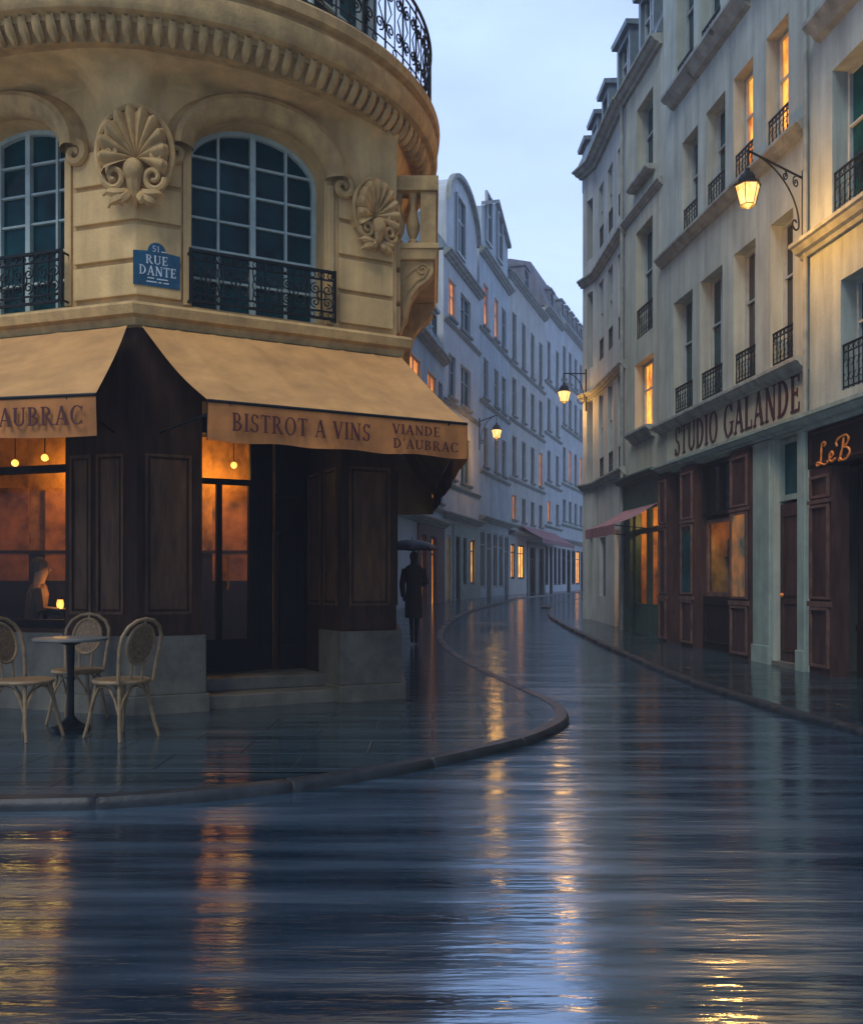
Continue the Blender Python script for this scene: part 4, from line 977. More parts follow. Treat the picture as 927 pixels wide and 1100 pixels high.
# --- building C
fc = Fr(P672, P712); gC = fc.g0()-.1
bC = thing('cream_building', (*P672, g(P672[1])), 'narrow cream building one window wide above the burgundy awning and dark green shopfront', 'building')
ZC = fc.z(692, 73); ccol = [(684, 701.5), (683, 701), (682, 702)]
zc = [(fc.z(701, 176)-.05, fc.z(701, 92)), (fc.z(687, 362)-.02, fc.z(701, 230)), (fc.z(687, 464), fc.z(702, 378))]
opsC = [(fc.u(a), fc.u(b), *z) for (a, b), z in zip(ccol, zc)]
zgc = fc.z(690, 512); shC = (fc.u(678), fc.u(713)-.08, gC, fc.z(690, 545), .3)
q = MB(); wall_mesh(q, fc, 0, fc.L, gC-.1, ZC, opsC+[shC], .24); shell_back(q, fc, 0, fc.L, gC-.1, ZC); q.build('wall', 'plC', bC)
for k, o in enumerate(opsC):
    window(fc, bC, *o[:4], .24, 'lit' if k == 2 else None); 
    if k == 1: guard(fc, bC, o[0]+.01, o[1]-.01, o[2]+.02, .6, -.03)
    else: sill(fc, bC, o[0]-.12, o[1]+.12, o[2], .2, .1, brackets=(k == 2))
cornice(fc, bC, 0, fc.L, fc.z(695, 213)-.1, .6, .7); cornice(fc, bC, 0, fc.L, ZC-.12, 1.3, .9)
mansard(fc, bC, 0, fc.L, ZC+.10, .9, 2.0); 
dormer(fc, bC, fc.u(678, -.3), ZC+.32, .95, 1.35, -.12); dormer(fc, bC, fc.u(703, -.3), ZC+.32, .95, 1.5, -.12)
cornice(fc, bC, -.15, fc.L-.04, zgc-.12, 1.3, .8, 'shop_cornice', 'green')
q = MB(); q.fb(fc, -.02, fc.L-.05, -.2, .05, shC[3], zgc-.121); q.fb(fc, 0, shC[0]+.04, -.2, .04, gC, shC[3]); q.fb(fc, shC[0]+.0401, shC[1], -.3, -.02, gC, g(19)+.55)
q.build('shopfront', 'green', bC)
zl, zh = g(19)+.55, shC[3]
q = MB(); u0_, u1_ = shC[0]+.04, shC[1]; um = (u0_+u1_)/2-.1
for a, b in ((u0_, u0_+.06), (um-.05, um+.05), (u1_-.06, u1_)): q.fb(fc, a, b, -.16, -.06, zl, zh)
zq = fc.z(700, 568); q.fb(fc, u0_, u1_, -.163, -.063, zq-.05, zq+.05); q.fb(fc, u0_, u1_, -.165, -.05, zl, zl+.07)
ws = q.build('shop_window', 'green', bC); q = MB(); q.fb(fc, u0_, u1_, -.2, -.19, zl, zh); q.build('pane', 'glass', ws); shop_room(fc, bC, u0_, u1_, zl, zh, -.21, 1.1, 34, 7, 4)
# burgundy awning
def small_awning(fr, root, u0, u1, zt, zb, pr, vh=.2, m='burg', seed=2):
    q = MB(); A, B = fr.p(u0, .05, zt)[:2], fr.p(u1, .05, zt)[:2]; C_, D_ = fr.p(u0, pr, zt)[:2], fr.p(u1, pr, zt)[:2]
    q.grid(slope_rows(A, B, C_, D_, zt, zb, 16, 6, seed)); o = q.build('awning', m, root, smooth=True)
    q = MB(); r_, _ = valance_pts(C_, D_, 24, zb-vh, zb, .008, seed); q.grid(r_); q.build('valance', m, o, smooth=True)
    q = MB(); q.tube([fr.p(u0+.05, .05, zb-.1), fr.p(u0+.05, pr-.02, zb-.02)], .012, 5); q.tube([fr.p(u1-.05, .05, zb-.1), fr.p(u1-.05, pr-.02, zb-.02)], .012, 5); q.build('awning_arm', 'iron', o); return o
small_awning(fc, bC, .1, fc.L-.1, fc.z(709, 540), fc.z(709, 540)-.42, .92)

# --- building D
fd = Fr(P641, P672); fe = Fr(P627, P641); gD = fd.g0()-.1
bD = thing('pinkish_building', (*P641, g(P641[1])), 'pinkish grey building with zinc dormers at the bend of the street, right side', 'building')
ZD = ZC; dcols = [(640.8, 647.5), (650.5, 658), (660.5, 669)]
DU = []
for k in range(3): DU.append((.22+k*1.13, .22+k*1.13+.62))
sc3 = fd.L/3
DU = [(sc3*(k+.25), sc3*(k+.78)) for k in range(3)]
zd = [(fd.z(665, 232), fd.z(669, 146)-.1), (fd.z(667, 362), fd.z(669, 266)), (fd.z(667, 503), fd.z(670, 399))]
opsD = [(a, b, *z) for z in zd for a, b in DU]; opsE = [(fe.L*.3, fe.L*.72, *z) for z in zd]
doD = [(fd.u(663)-.3, fd.u(663)+.22, gD, 2.45), (.3, 1.0, gD+.8, 2.35)]
q = MB(); wall_mesh(q, fd, 0, fd.L, gD-.1, ZD, opsD+doD, .10); wall_mesh(q, fe, 0, fe.L, gD-.1, ZD, opsE+[(fe.L*.3, fe.L*.7, gD, 2.5)], .26)
q.poly([fe.p(0, 0, gD-.1), (8.5, 24.8, gD-.1), (8.5, 24.8, ZD), fe.p(0, 0, ZD)]); q.poly([fe.p(0, 0, ZD), fd.p(0, 0, ZD), fd.p(fd.L, 0, ZD), fd.p(fd.L, -5, ZD), (8.5, 24.8, ZD)])
q.build('wall', 'plD', bD)
for k, o in enumerate(opsD):
    window(fd, bD, *o[:4], .10, bar=.022); guard(fd, bD, o[0]+.01, o[1]-.01, o[2]+.02, .5, -.03, .14)
for k, o in enumerate(opsE): window(fe, bD, *o[:4], .26, pane='pane_k'); 
window(fe, bD, fe.L*.3, fe.L*.7, gD, 2.5, .26, pane='pane_k', name='door')
window(fd, bD, doD[0][0], doD[0][1], gD, 2.45, .24, 'lit', 'wood_k', name='door'); window(fd, bD, doD[1][0], doD[1][1], gD+.8, 2.35, .24, None, 'green', name='shop_window')
for zz, s_, zs2 in ((fd.z(650, 279)-.15, .8, .9), (fd.z(650, 412)-.1, .7, .8), (fd.z(650, 515)-.12, .8, .8), (ZD-.12, 1.5, .9)):
    cornice(fd, bD, 0, fd.L, zz, s_, zs2); cornice(fe, bD, -.04, fe.L, zz, s_, zs2)
q = MB(); o1, o2, o3 = off(fe, 0, .2), inter(fe, .2, fd, .2), off(fd, fd.L, .2)
i1, i2, i3 = (fe.p(0, 0, 0)[0]+.75, fe.p(0, 0, 0)[1]-.3), (P641[0]+.85, P641[1]-.05), off(fd, fd.L, -.85)
zr0, zr1 = ZD+.10, ZD+2.0
for A, B, C_, D_ in ((o1, o2, i2, i1), (o2, o3, i3, i2)): q.poly([(*A, zr0), (*B, zr0), (*C_, zr1), (*D_, zr1)])
q.poly([(*i1, zr1), (*i2, zr1), (*i3, zr1), (*off(fd, fd.L, -5), zr1+.3), (8.5, 24.9, zr1+.3)]); q.poly([(*o1, zr0), (*i1, zr1), (8.5, 24.9, zr1+.3), (8.5, 24.9, zr0)]); q.build('roof', 'zinc', bD)
for px, hh in ((634, 1.1), (645, 1.15), (657, 1.25)): dormer(fd, bD, fd.u(px+6, -.4), ZD+.25, .75, hh, -.1, 1.0)
for k in range(2): chimney(fd, bD, .8+k*2, -2.5, zr1+.3, .8) if False else None
q = MB(); q.tube([fd.p(fd.L-.05, .07, gD), fd.p(fd.L-.05, .07, ZD)], .04, 8); q.build('drainpipe', 'trim', bD)
# building beyond the bend (mostly hidden)
fx = Fr((5.4, 27.5), (11.5, 50)); fx.n = Vector((-fx.d.y, fx.d.x)) if (-fx.d.y) < 0 else Vector((fx.d.y, -fx.d.x))
bX = thing('far_grey_building', (5.4, 27.5, g(27.5)), 'long grey building hidden round the bend behind the pinkish building', 'building')
opx = [(1.2+2.2*k, 2.2+2.2*k, z, z+1.9) for k in range(10) for z in (3.6, 6.5, 9.3)]
q = MB(); wall_mesh(q, fx, 0, fx.L, 0, 12, opx, .25); shell_back(q, fx, 0, fx.L, 0, 12, 4); q.build('wall', 'plB', bX)
for o in opx: window(fx, bX, *o[:4], .25, bar=.05)
cornice(fx, bX, 0, fx.L, 11.9, 1.5, 1); cornice(fx, bX, 0, fx.L, 3.0, 1.2, 1); mansard(fx, bX, 0, fx.L, 12.1, D=4)

# ================================================================ LEFT FAR BUILDINGS
def lp(px, Y): return (X_at(px, Y), Y)
Q0, Q1, Q2, Q3, Q3b, Q4, Q5, Q6 = lp(421, 29), lp(476.5, 37), lp(515, 43), lp(547, 49.5), lp(585, 58), lp(603, 63), lp(632, 72), (40, 96)
def far(name, A, B, zE, ncol, rows, m, label, groundz=3.3, wW=.85, lits=(), roof='mansard', shopm='wood_k', shop=True, dorm=0, dstyle='flat', up=2.0, pair=False, shoplit=(), rm='zinc', us=None, D=6, wframe='wframe', so_=None, face=None, litm='litfar'):
    fr = Fr(A, B); r = thing(name, (*A, g(A[1])), label, 'building'); z0 = fr.g0()-.1
    pitch = fr.L/ncol; cs = us or [(pitch*(k+.5)-wW/2, pitch*(k+.5)+wW/2) for k in range(ncol)]
    ops = [(a, b, c, d) for (c, d) in rows for a, b in cs]
    n = max(1, round(fr.L/1.5)); sp = fr.L/n; so = [(sp*k+.2, sp*(k+1)-.2, z0 if k % 3 == 1 else z0+.55, groundz-.55, .3) for k in range(n)] if shop else []
    so = so_ or so
    if face: q = MB(); wall_mesh(q, fr, face[0], face[1], z0-.1, face[2], [o_ for o_ in so if o_[0] >= face[0] and o_[1] <= face[1]], .06, .06); [q.poly([fr.p(u_, 0, z0-.1), fr.p(u_, .06, z0-.1), fr.p(u_, .06, face[2]), fr.p(u_, 0, face[2])]) for u_ in face[:2]]; q.build('shopfront', face[3], r)
    q = MB(); wall_mesh(q, fr, 0, fr.L, z0-.1, zE, ops+so, .14); shell_back(q, fr, 0, fr.L, z0-.1, zE, D); q.build('wall', m, r)
    for i, o in enumerate(ops):
        rr, cc = divmod(i, len(cs))
        window(fr, r, *o[:4], .14, 'lit2' if (rr, cc) in lits else None, bar=.032, m=wframe)
    for k, o in enumerate(so): window(fr, r, *o[:4], .08, (litm if k in shoplit else None), shopm, (.75,), 1, .07, 'pane_k', name='shop_window' if k % 3 != 1 else 'door')
    for c, d in rows:
        cornice(fr, r, 0, fr.L, c-.42, .6, .8, 'string_course'); sill_ = MB()
        for a, b in cs: sill(fr, r, a-.1, b+.1, c, .12, .1)
    cornice(fr, r, -.04, fr.L, zE-.2, 1.7, 1.3); cornice(fr, r, -.05, fr.L, groundz-.15, 1.7, 1.2, 'shop_cornice')
    if roof == 'mansard': mansard(fr, r, 0, fr.L, zE+.1, 1.0, up, rm, D)
    for k in range(dorm):
        u = fr.L*(k+.5)/dorm; dormer(fr, r, u, zE+.2, min(1.2, fr.L/dorm*.62), 1.5, -.1, 1.4, dstyle, rm if dstyle == 'flat' else m)
    return fr, r
# hidden block behind bistro on left
f0, r0 = far('plain_building', (-.9, 15.5), (-1.42, 28.9), 9.5, 6, [(4.0, 6.0), (6.9, 8.8)], 'plF', 'pale building directly behind the bistro, almost wholly hidden by it', dorm=0)
f0.n = Vector((1, .04)).normalized()
f1 = Fr(Q0, Q1); z1 = 10.05
f1, r1 = far('blue_grey_building', Q0, Q1, z1, 4, [(4.4, 6.3), (7.2, 9.1)], 'plE', 'low blue grey building with a brown three bay shopfront, behind the walker', 3.55, .95, [(0, 2), (1, 1), (1, 2)], dorm=3, up=2.6, shoplit=(1, 2, 3), shopm='wood_r', so_=[(f1.u(a), f1.u(b), .35, 3.0, .3) for a, b in ((422, 426), (451, 456.5), (461, 467.5), (472, 478.5))], face=(f1.u(448), f1.L-.02, 3.35, 'wood_l'), litm='litf2', us=[(f1.u(a), f1.u(b)) for a, b in ((426, 434), (440.5, 452.5), (459.5, 469), (471, 475.5))])
f2 = Fr(Q1, Q2); z2 = f2.z(495, 292)
def rws(fr, px, lst): return [(fr.z(px, b), fr.z(px, t)) for t, b in lst]
f2, r2 = far('arched_gable_building', Q1, Q2, z2, 2, rws(f2, 495, [(313, 352), (390, 434), (468, 518)]), 'plF', 'pale building with a tall round headed gable dormer beside the bracket lamp', 4.0, 1.25, [(0, 0)], us=[(f2.u(482), f2.u(489.5)), (f2.u(495), f2.u(505.5))], shopm='green', shoplit=(0, 3), up=1.5, so_=[(f2.u(a), f2.u(b), c, 3.2, .3) for a, b, c in ((480, 484, .5), (488, 493, .5), (496, 500, 1.2), (504, 509, 1.2))], face=(f2.u(486), f2.L-.02, 3.7, 'pgreen'))
# round headed gable on top of it
def gable(fr, r, u0, u1, z0, h, style, m, wins):
    q = MB(); n = 14; c = (u0+u1)/2; hw = (u1-u0)/2
    if style == 'round': pts = [(u0, z0), (u1, z0)]+[(c+hw*math.cos(PI*k/n), z0+h*.55+h*.45*math.sin(PI*k/n)) for k in range(n+1)]
    else: pts = [(u0, z0), (u1, z0), (u1, z0+h*.62), (c, z0+h), (u0, z0+h*.62)]
    i = 0; N = len(pts); q.v += [fr.p(x, .02, z) for x, z in pts]+[fr.p(x, -5, z) for x, z in pts]
    q.f.append(tuple(range(N))); q.f.append(tuple(reversed(range(N, 2*N))))
    for k in range(N): q.f.append((k, (k+1) % N, N+(k+1) % N, N+k))
    o = q.build('gable', m, r)
    top = pts[2:]; q = MB()
    for (a, b), (c2, d) in zip(top, top[1:]): q.hexa([fr.p(a, .0, b+.02), fr.p(c2, .0, d+.02), fr.p(c2, .22, d+.02), fr.p(a, .22, b+.02), fr.p(a, .0, b+.2), fr.p(c2, .0, d+.2), fr.p(c2, .22, d+.2), fr.p(a, .22, b+.2)])
    q.build('gable_moulding', 'trim', o)
    q = MB(); p = MB()
    for a, b, c3, d in wins:
        panel_frame(q, fr, a-.1, b+.1, c3-.1, d+.1, .02, .1, .12); q.fb(fr, (a+b)/2-.04, (a+b)/2+.04, .03, .06, c3, d); q.fb(fr, a, b, .03, .058, c3+(d-c3)*.6, c3+(d-c3)*.6+.07); p.fb(fr, a, b, .021, .03, c3, d)
    wf = q.build('window_frame', 'wframe', o); p.build('pane', 'pane', o)
uA, uB = f2.u(479), f2.u(512)
gable(f2, r2, uA, uB, z2+.1, f2.z(500, 208)-z2, 'round', 'plF', [(f2.u(489), f2.u(497), z2+.6, z2+2.9)])
f3 = Fr(Q2, Q3); z3 = f3.z(531, 290)
f3, r3 = far('pointed_gable_building', Q2, Q3, z3, 3, rws(f3, 531, [(318, 362), (395, 435), (466, 506)]), 'plE', 'blue grey building with a pointed gable behind the bracket lamp', 4.3, .95, [(0, 0), (0, 1)], us=[(f3.u(519.5), f3.u(524.5)), (f3.u(531), f3.u(535.5)), (f3.u(539), f3.u(543.5))], shopm='pgreen', shoplit=(), up=1.2)
gable(f3, r3, f3.u(517), f3.u(545), z3+.1, f3.z(527, 212)-z3, 'pointed', 'plE', [(f3.u(521), f3.u(526), z3+.8, z3+3.0), (f3.u(533), f3.u(537.5), z3+.8, z3+3.0)])
f4 = Fr(Q3, Q3b); z4 = f4.z(566, 318)
f4, r4 = far('buff_building', Q3, Q3b, z4, 4, rws(f4, 566, [(352, 400), (418, 456), (477, 516), (537, 562)]), 'plG', 'weathered buff building above the small burgundy awning down the street', 4.0, .95, [(3, 0), (2, 3)], shoplit=(0, 1), roof='mansard', rm='slate', dorm=1, up=1.5, dstyle='flat', so_=[(f4.u(a), f4.u(b), c, 3.4, .3) for a, b, c in ((549, 553, 1.5), (557, 563, 1.5), (568, 574, .6), (578, 583, .6))], face=(f4.u(566), f4.L-.02, 3.7, 'green'))
f5 = Fr(Q3b, Q4); z5 = f5.z(594, 341)
f5, r5 = far('grey_far_building', Q3b, Q4, z5, 2, rws(f5, 594, [(372, 412), (432, 465), (487, 518), (540, 562)]), 'plF', 'narrow pale grey building left of the far white one with many dormers', 4.2, 1.0, [(3, 0)], rm='slate', up=2.8, dorm=1, shoplit=())
f6 = Fr(Q4, Q5); z6 = f6.z(615, 362)
f6, r6 = far('white_far_building', Q4, Q5, z6, 5, rws(f6, 615, [(382, 414), (432, 462), (486, 520), (540, 562)]), 'plF', 'farthest pale building with a zinc mansard full of dormers where the street bends away', 4.2, .95, [(2, 1), (2, 3)], dorm=6, up=2.6, shoplit=(3,))
f7, r7 = far('end_building', Q5, Q6, z6, 12, [(6, 8), (9.5, 11.6), (13, 15)], 'plG', 'long buff building round the bend beyond the farthest dormers, hidden from here', 4.2, 1.0)
small_awning(f4, r4, f4.u(558), f4.u(596) if f4.u(596) < f4.L+6 else f4.L, f4.z(566, 566), f4.z(566, 566)-.75, 1.3, .25, seed=4)
# attic pavilion with slate hip on the buff building
q = MB(); uc = f4.u(560); 
# ================================================================ LAMPS
def lantern(name, pivot, wall, label, power, s=1.0, arm_curl=True, side=None):
    """pivot = point from which the lantern hangs; wall = (x,y) of mount"""
    L = thing(name, (wall[0], wall[1], pivot[2]), label, 'street lamp', 'wall bracket street lamps')
    px, py, pz = pivot; W = Vector((wall[0], wall[1], pz)); P = Vector(pivot); d = (W-P); D = d.length; d.normalize()
    def A(t, z): q_ = P+d*t; return (q_.x, q_.y, pz+z)
    q = MB(); q.tube([A(0, 0), A(D, 0)], .016*s, 6); q.tube([A(D, .12*s), A(D, -1.0*s)], .022*s, 6)
    n = 18; pts = []
    for k in range(n+1):
        a = PI/2*k/n; pts.append(A(D-.04-(D*.86)*(1-math.sin(a)) if False else (.12*D)+(D*.80)*math.sin(a)**1.0*1.0, -.72*s*(1-math.cos(a))))
    q.tube(pts, .013*s, 6)
    scroll(q, lambda u, w, z: A(u, z), D*.92-.10*s, -.72*s, .10*s, .9, 0, -1, .013*s, 16, dec=.55)
    if arm_curl:
        scroll(q, lambda u, w, z: A(u, z), D*.86, -.11*s, .085*s, 1.4, PI/2, 1, .010*s, 18); scroll(q, lambda u, w, z: A(u, z), D*.66, -.09*s, .07*s, 1.4, PI/2, -1, .010*s, 18)
    q.tube([A(0, 0), (px, py, pz-.22*s)], .011*s, 5)
    q.build('bracket', 'iron', L)
    c = (px, py, pz-.75*s)
    q = MB(); q.lathe(c, [(0, .52*s), (.03*s, .50*s), (.05*s, .44*s), (.09*s, .42*s), (.12*s, .36*s), (.13*s, .31*s), (.19*s, .28*s), (.19*s, .26*s), (.0, .26*s)], 6); q.lathe(c, [(0, .0), (.105*s, .0), (.11*s, -.015*s), (.03*s, -.04*s), (0, -.06*s)], 6)
    for k in range(6):
        a = 2*PI*k/6; q.tube([(c[0]+.108*s*math.cos(a), c[1]+.108*s*math.sin(a), c[2]), (c[0]+.175*s*math.cos(a), c[1]+.175*s*math.sin(a), c[2]+.265*s)], .006*s, 4)
    q.build('lantern_cap', 'iron', L)
    q = MB(); q.lathe(c, [(0, .005*s), (.10*s, .005*s), (.165*s, .255*s), (0, .255*s)], 6); q.build('lantern_glass', 'lamp', L)
    l = point('lamp_light', (0, 0, 0), power, (1, .46, .10), .16*s); l.parent = L; l.location = Vector((px, py, c[2]-.25*s))-Vector(L.location)
    return L
Pw = along(PA, -.113, 865); zw = Z_at(161, Pw[1])
Yl = 11.75
lantern('street_lamp', (X_at(803, Yl), Yl, Z_at(161, Yl)), (Pw[0]-.03, Pw[1]), 'largest lit bracket lantern, on the grey wall beside the drainpipe', 100, .92)
Y2 = 23.6
lantern('street_lamp', (X_at(606, Y2), Y2, Z_at(401, Y2)), (X_at(629.5, Y2), Y2+.02), 'lit bracket lantern on the far corner of the pinkish building', 36, .95, False)
Y3 = 40.5; wq = f2.p(f2.u(515, .0)-.15, .02, 0)
lantern('street_lamp', (X_at(533.5, Y3-.3), Y3-.3, Z_at(446, Y3-.3)), (X_at(515, Y3+1.2), Y3+1.2), 'smallest lit bracket lantern, on the pale building above the walker', 60, 1.3, False)

# ================================================================ TERRACE
def chair():
    r = thing('cafe_chair', (0, 0, 0), 'x', 'chair')
    sz = .455
    q = MB(); q.lathe((0, 0, sz), [(0, .004), (.17, .006), (.205, .0), (.215, -.012), (.205, -.028), (.18, -.03), (0, -.026)], 28); q.build('seat', 'cane', r, smooth=True)
    q = MB(); q.tube([(.207*math.cos(2*PI*k/28), .207*math.sin(2*PI*k/28), sz-.012) for k in range(28)], .017, 8, closed=True); q.build('seat_ring', 'rattan', r, smooth=True)
    # +y is the front; back at -y. back hoop
    def bk(x, h): return (x, -.17-.22*(h-.45)*(h-.45)*1.2-.10*(h-.45), h)
    pts = [bk(x, h) for x, h in [(-.17, .44), (-.180, .56), (-.195, .70), (-.19, .80), (-.15, .875), (-.08, .92), (0, .935), (.08, .92), (.15, .875), (.19, .80), (.195, .70), (.180, .56), (.17, .44)]]
    q = MB(); q.tube([tuple(catmull([(a[0], a[2]) for a in pts], 4)[k])for k in ()] or pts, .015, 8); q.build('back_hoop', 'rattan', r, smooth=True)
    q = MB(); oc = .735; q.tube([bk(.125*math.cos(2*PI*k/26), oc+.155*math.sin(2*PI*k/26)) for k in range(26)], .013, 7, closed=True)
    q.tube([bk(-.05, .455), bk(-.055, .53), bk(-.06, oc-.14)], .010, 6); q.tube([bk(.05, .455), bk(.055, .53), bk(.06, oc-.14)], .010, 6); q.tube([bk(0, oc+.155), bk(0, .93)], .010, 6)
    q.build('back_oval', 'rattan', r, smooth=True)
    q = MB(); q.v.append(bk(0, oc)); n = 26
    for k in range(n): q.v.append(bk(.12*math.cos(2*PI*k/n), oc+.15*math.sin(2*PI*k/n)))
    for k in range(n): q.f.append((0, 1+k, 1+(k+1) % n))
    for k in range(n): pass
    v0 = list(q.v); m_ = len(v0); q.v += [(x, y-.008, z) for x, y, z in v0]
    for k in range(n): q.f.append((m_, m_+1+(k+1) % n, m_+1+k)); q.f.append((1+k, 1+(k+1) % n, m_+1+(k+1) % n, m_+1+k))
    q.build('cane_panel', 'cane', r)
    for sx, sy in ((-1, 1), (1, 1), (-1, -1), (1, -1)):
        q = MB(); q.tube([(sx*.13, sy*.13, sz-.03), (sx*.145, sy*.15, .30), (sx*.17, sy*.18, .12), (sx*.19, sy*.21, .0)], [.016, .016, .015, .013], 8); q.build('leg', 'rattan', r, smooth=True)
    q = MB()
    for k in range(4):
        a = PI/4+k*PI/2
        def pt(th, R, h): return (R*math.cos(th), R*math.sin(th), h)
        L_ = [pt(a, .235, .20), pt(a+.15, .205, .31), pt(a+.42, .18, .395), pt(a+PI/4, .17, .415), pt(a+PI/2-.42, .18, .395), pt(a+PI/2-.15, .205, .31), pt(a+PI/2, .235, .20)]
        q.tube(L_, .009, 6)
    q.build('brace', 'rattan', r, smooth=True)
    return r
ch = chair()
chs = [(ch, (-2.44, 7.33), 58, 'pale rattan chair right of the round table, turned with its oval back to the viewer'),
       (clone(ch), (-3.10, 8.16), 180, 'pale rattan chair behind the round table, facing the viewer'),
       (clone(ch), (-3.19, 7.30), -112, 'pale rattan chair left of the round table, cut by the picture edge')]
for o, (x, y), a, lab in chs:
    o.location = (x, y, 0); o.rotation_euler = (0, 0, math.radians(a)); tag(o, lab, 'chair', 'rattan chairs round the terrace table')
tb = thing('cafe_table', (-2.97, 7.66, 0), 'small round pale topped table on a black pedestal between the rattan chairs', 'table')
q = MB(); q.lathe((-2.97, 7.66, .735), [(0, 0), (.28, 0), (.295, .008), (.295, .022), (.28, .028), (0, .028)], 36); q.build('tabletop', 'marble', tb, smooth=True)
q = MB(); q.lathe((-2.97, 7.66, 0), [(.03, .735), (.09, .733), (.09, .72), (.035, .70), (.028, .45), (.034, .43), (.028, .41), (.03, .12), (.06, .08), (.12, .035), (.15, .03), (.155, 0), (0, 0)], 24); q.build('pedestal', 'iron', tb, smooth=True)

# ================================================================ PEOPLE
def skinned(name, joints, edges, m, parent, root=0, sub=2):
    o0 = ORG.get(parent.name, Vector()) if parent else Vector()
    me = bpy.data.meshes.new(name); me.from_pydata([j[0] for j in joints], edges, []); o = bpy.data.objects.new(name, me); COL.objects.link(o)
    md = o.modifiers.new('Skin', 'SKIN'); md.use_smooth_shade = True
    for k, j in enumerate(joints):
        r = j[1]; me.skin_vertices[0].data[k].radius = r if isinstance(r, tuple) else (r, r); me.skin_vertices[0].data[k].use_root = (k == root)
    s = o.modifiers.new('Subdivision', 'SUBSURF'); s.levels = s.render_levels = sub
    me.materials.append(M[m]); o.parent = parent; return o
def ring_loft(mb, rings, n=18):
    """rings: (x,y,z,rx,ry)"""
    mb.grid([[(x+rx*math.cos(2*PI*k/n), y+ry*math.sin(2*PI*k/n), z) for k in range(n)] for x, y, z, rx, ry in rings], True)
    for r_, rev in ((rings[0], 0), (rings[-1], 1)):
        x, y, z, rx, ry = r_; mb.poly([(x+rx*math.cos(2*PI*k/n), y+ry*math.sin(2*PI*k/n), z) for k in range(n)])
    return mb
PX, PY = ground_pt(444.5, 692.5); PZ = g(PY)
wk = thing('person', (PX, PY, PZ), 'person walking away under an open umbrella in a long black coat on the left pavement', 'person')
# local coordinates; facing +Y (away)
J = [((0, 0, .93), (.13, .10)), ((0, .01, 1.15), (.12, .09)), ((0, .01, 1.36), (.15, .09)), ((0, .01, 1.48), .055), ((0, .03, 1.60), (.085, .10)), ((0, .03, 1.70), (.07, .085)),
     ((.08, .0, .88), .085), ((.06, .06, .48), .058), ((.045, .02, .09), .040), ((.045, .14, .03), .035),
     ((-.07, .0, .88), .085), ((-.05, -.04, .48), .056), ((-.035, -.14, .13), .038), ((-.035, -.04, .045), .034),
     ((.17, .0, 1.39), .055), ((.24, .03, 1.14), .042), ((.15, .20, 1.12), .034), ((.09, .24, 1.18), .035),
     ((-.17, .0, 1.39), .055), ((-.22, -.02, 1.12), .042), ((-.21, .05, .88), .034), ((-.20, .08, .80), .030)]
E = [(0, 1), (1, 2), (2, 3), (3, 4), (4, 5), (0, 6), (6, 7), (7, 8), (8, 9), (0, 10), (10, 11), (11, 12), (12, 13), (2, 14), (14, 15), (15, 16), (16, 17), (2, 18), (18, 19), (19, 20), (20, 21)]
skinned('body', J, E, 'coat', wk)
q = MB(); ring_loft(q, [(0, -.01, .50, .185, .16), (0, -.01, .70, .19, .155), (0, 0, .92, .175, .135), (0, 0, 1.10, .155, .12), (0, 0, 1.28, .195, .13), (0, 0, 1.40, .215, .125), (0, .0, 1.46, .15, .10), (0, .0, 1.50, .07, .07)], 20)
for sg_, pts in ((1, [(.18, 0, 1.40), (.255, .02, 1.15), (.17, .20, 1.12), (.12, .225, 1.16)]), (-1, [(-.18, 0, 1.40), (-.245, -.02, 1.12), (-.225, .05, .90)])): q.tube(pts, [.075, .062, .052, .05][:len(pts)], 10)
o = q.build('coat', 'coat', None, smooth=True); o.parent = wk
q = MB()
for fx_ in (-1, 1): pass
q.ball((0, .02, 1.64), .088, .10, .105, 14, 10); o = q.build('hair', 'hair', None, smooth=True); o.parent = wk
q = MB()
for k in range(5):
    a = -.5+k*.22; q.tube([(.085+.01*k, .25, 1.165+.014*k), (.075, .275, 1.17+.014*k), (.062, .262, 1.172+.014*k)], .009, 5)
o = q.build('hand', 'skin', None, smooth=True); o.parent = wk
wk.scale = (.86, .90, .97)
# held umbrella: a thing of its own
um = thing('umbrella', (PX+.07, PY+.26, PZ+1.1), 'open dark blue grey umbrella held over the walking person', 'umbrella')
q = MB(); n = 8; rows = []
for j in range(9):
    t = j/8; R = .50*math.sin(t*PI*.42)/math.sin(PI*.42); row = []
    for k in range(64):
        a = 2*PI*k/64; s_ = 1-.07*t*abs(math.sin(n*a/2)); row.append((PX-.04+R*s_*math.cos(a), PY+.10+R*s_*math.sin(a), PZ+1.90-.19*(1-math.cos(t*PI*.42))/(1-math.cos(PI*.42))+.012*t*abs(math.sin(n*a/2))))
    rows.append(row)
q.grid(rows, True); q.build('canopy', 'umb', um, smooth=True)
q = MB(); q.tube([(PX-.04, PY+.10, PZ+1.95), (PX+.07, PY+.26, PZ+1.12)], .008, 6)
for k in range(8):
    a = 2*PI*k/8; q.tube([(PX-.04, PY+.1, PZ+1.885), (PX-.04+.27*math.cos(a), PY+.1+.27*math.sin(a), PZ+1.84), (PX-.04+.49*math.cos(a), PY+.1+.49*math.sin(a), PZ+1.70)], .004, 4)
q.build('shaft_and_ribs', 'iron', um)
q = MB(); q.tube([(PX+.07, PY+.26, PZ+1.14), (PX+.07, PY+.265, PZ+1.08), (PX+.085, PY+.29, PZ+1.06), (PX+.10, PY+.30, PZ+1.08)], .013, 6); q.build('handle', 'wood', um)
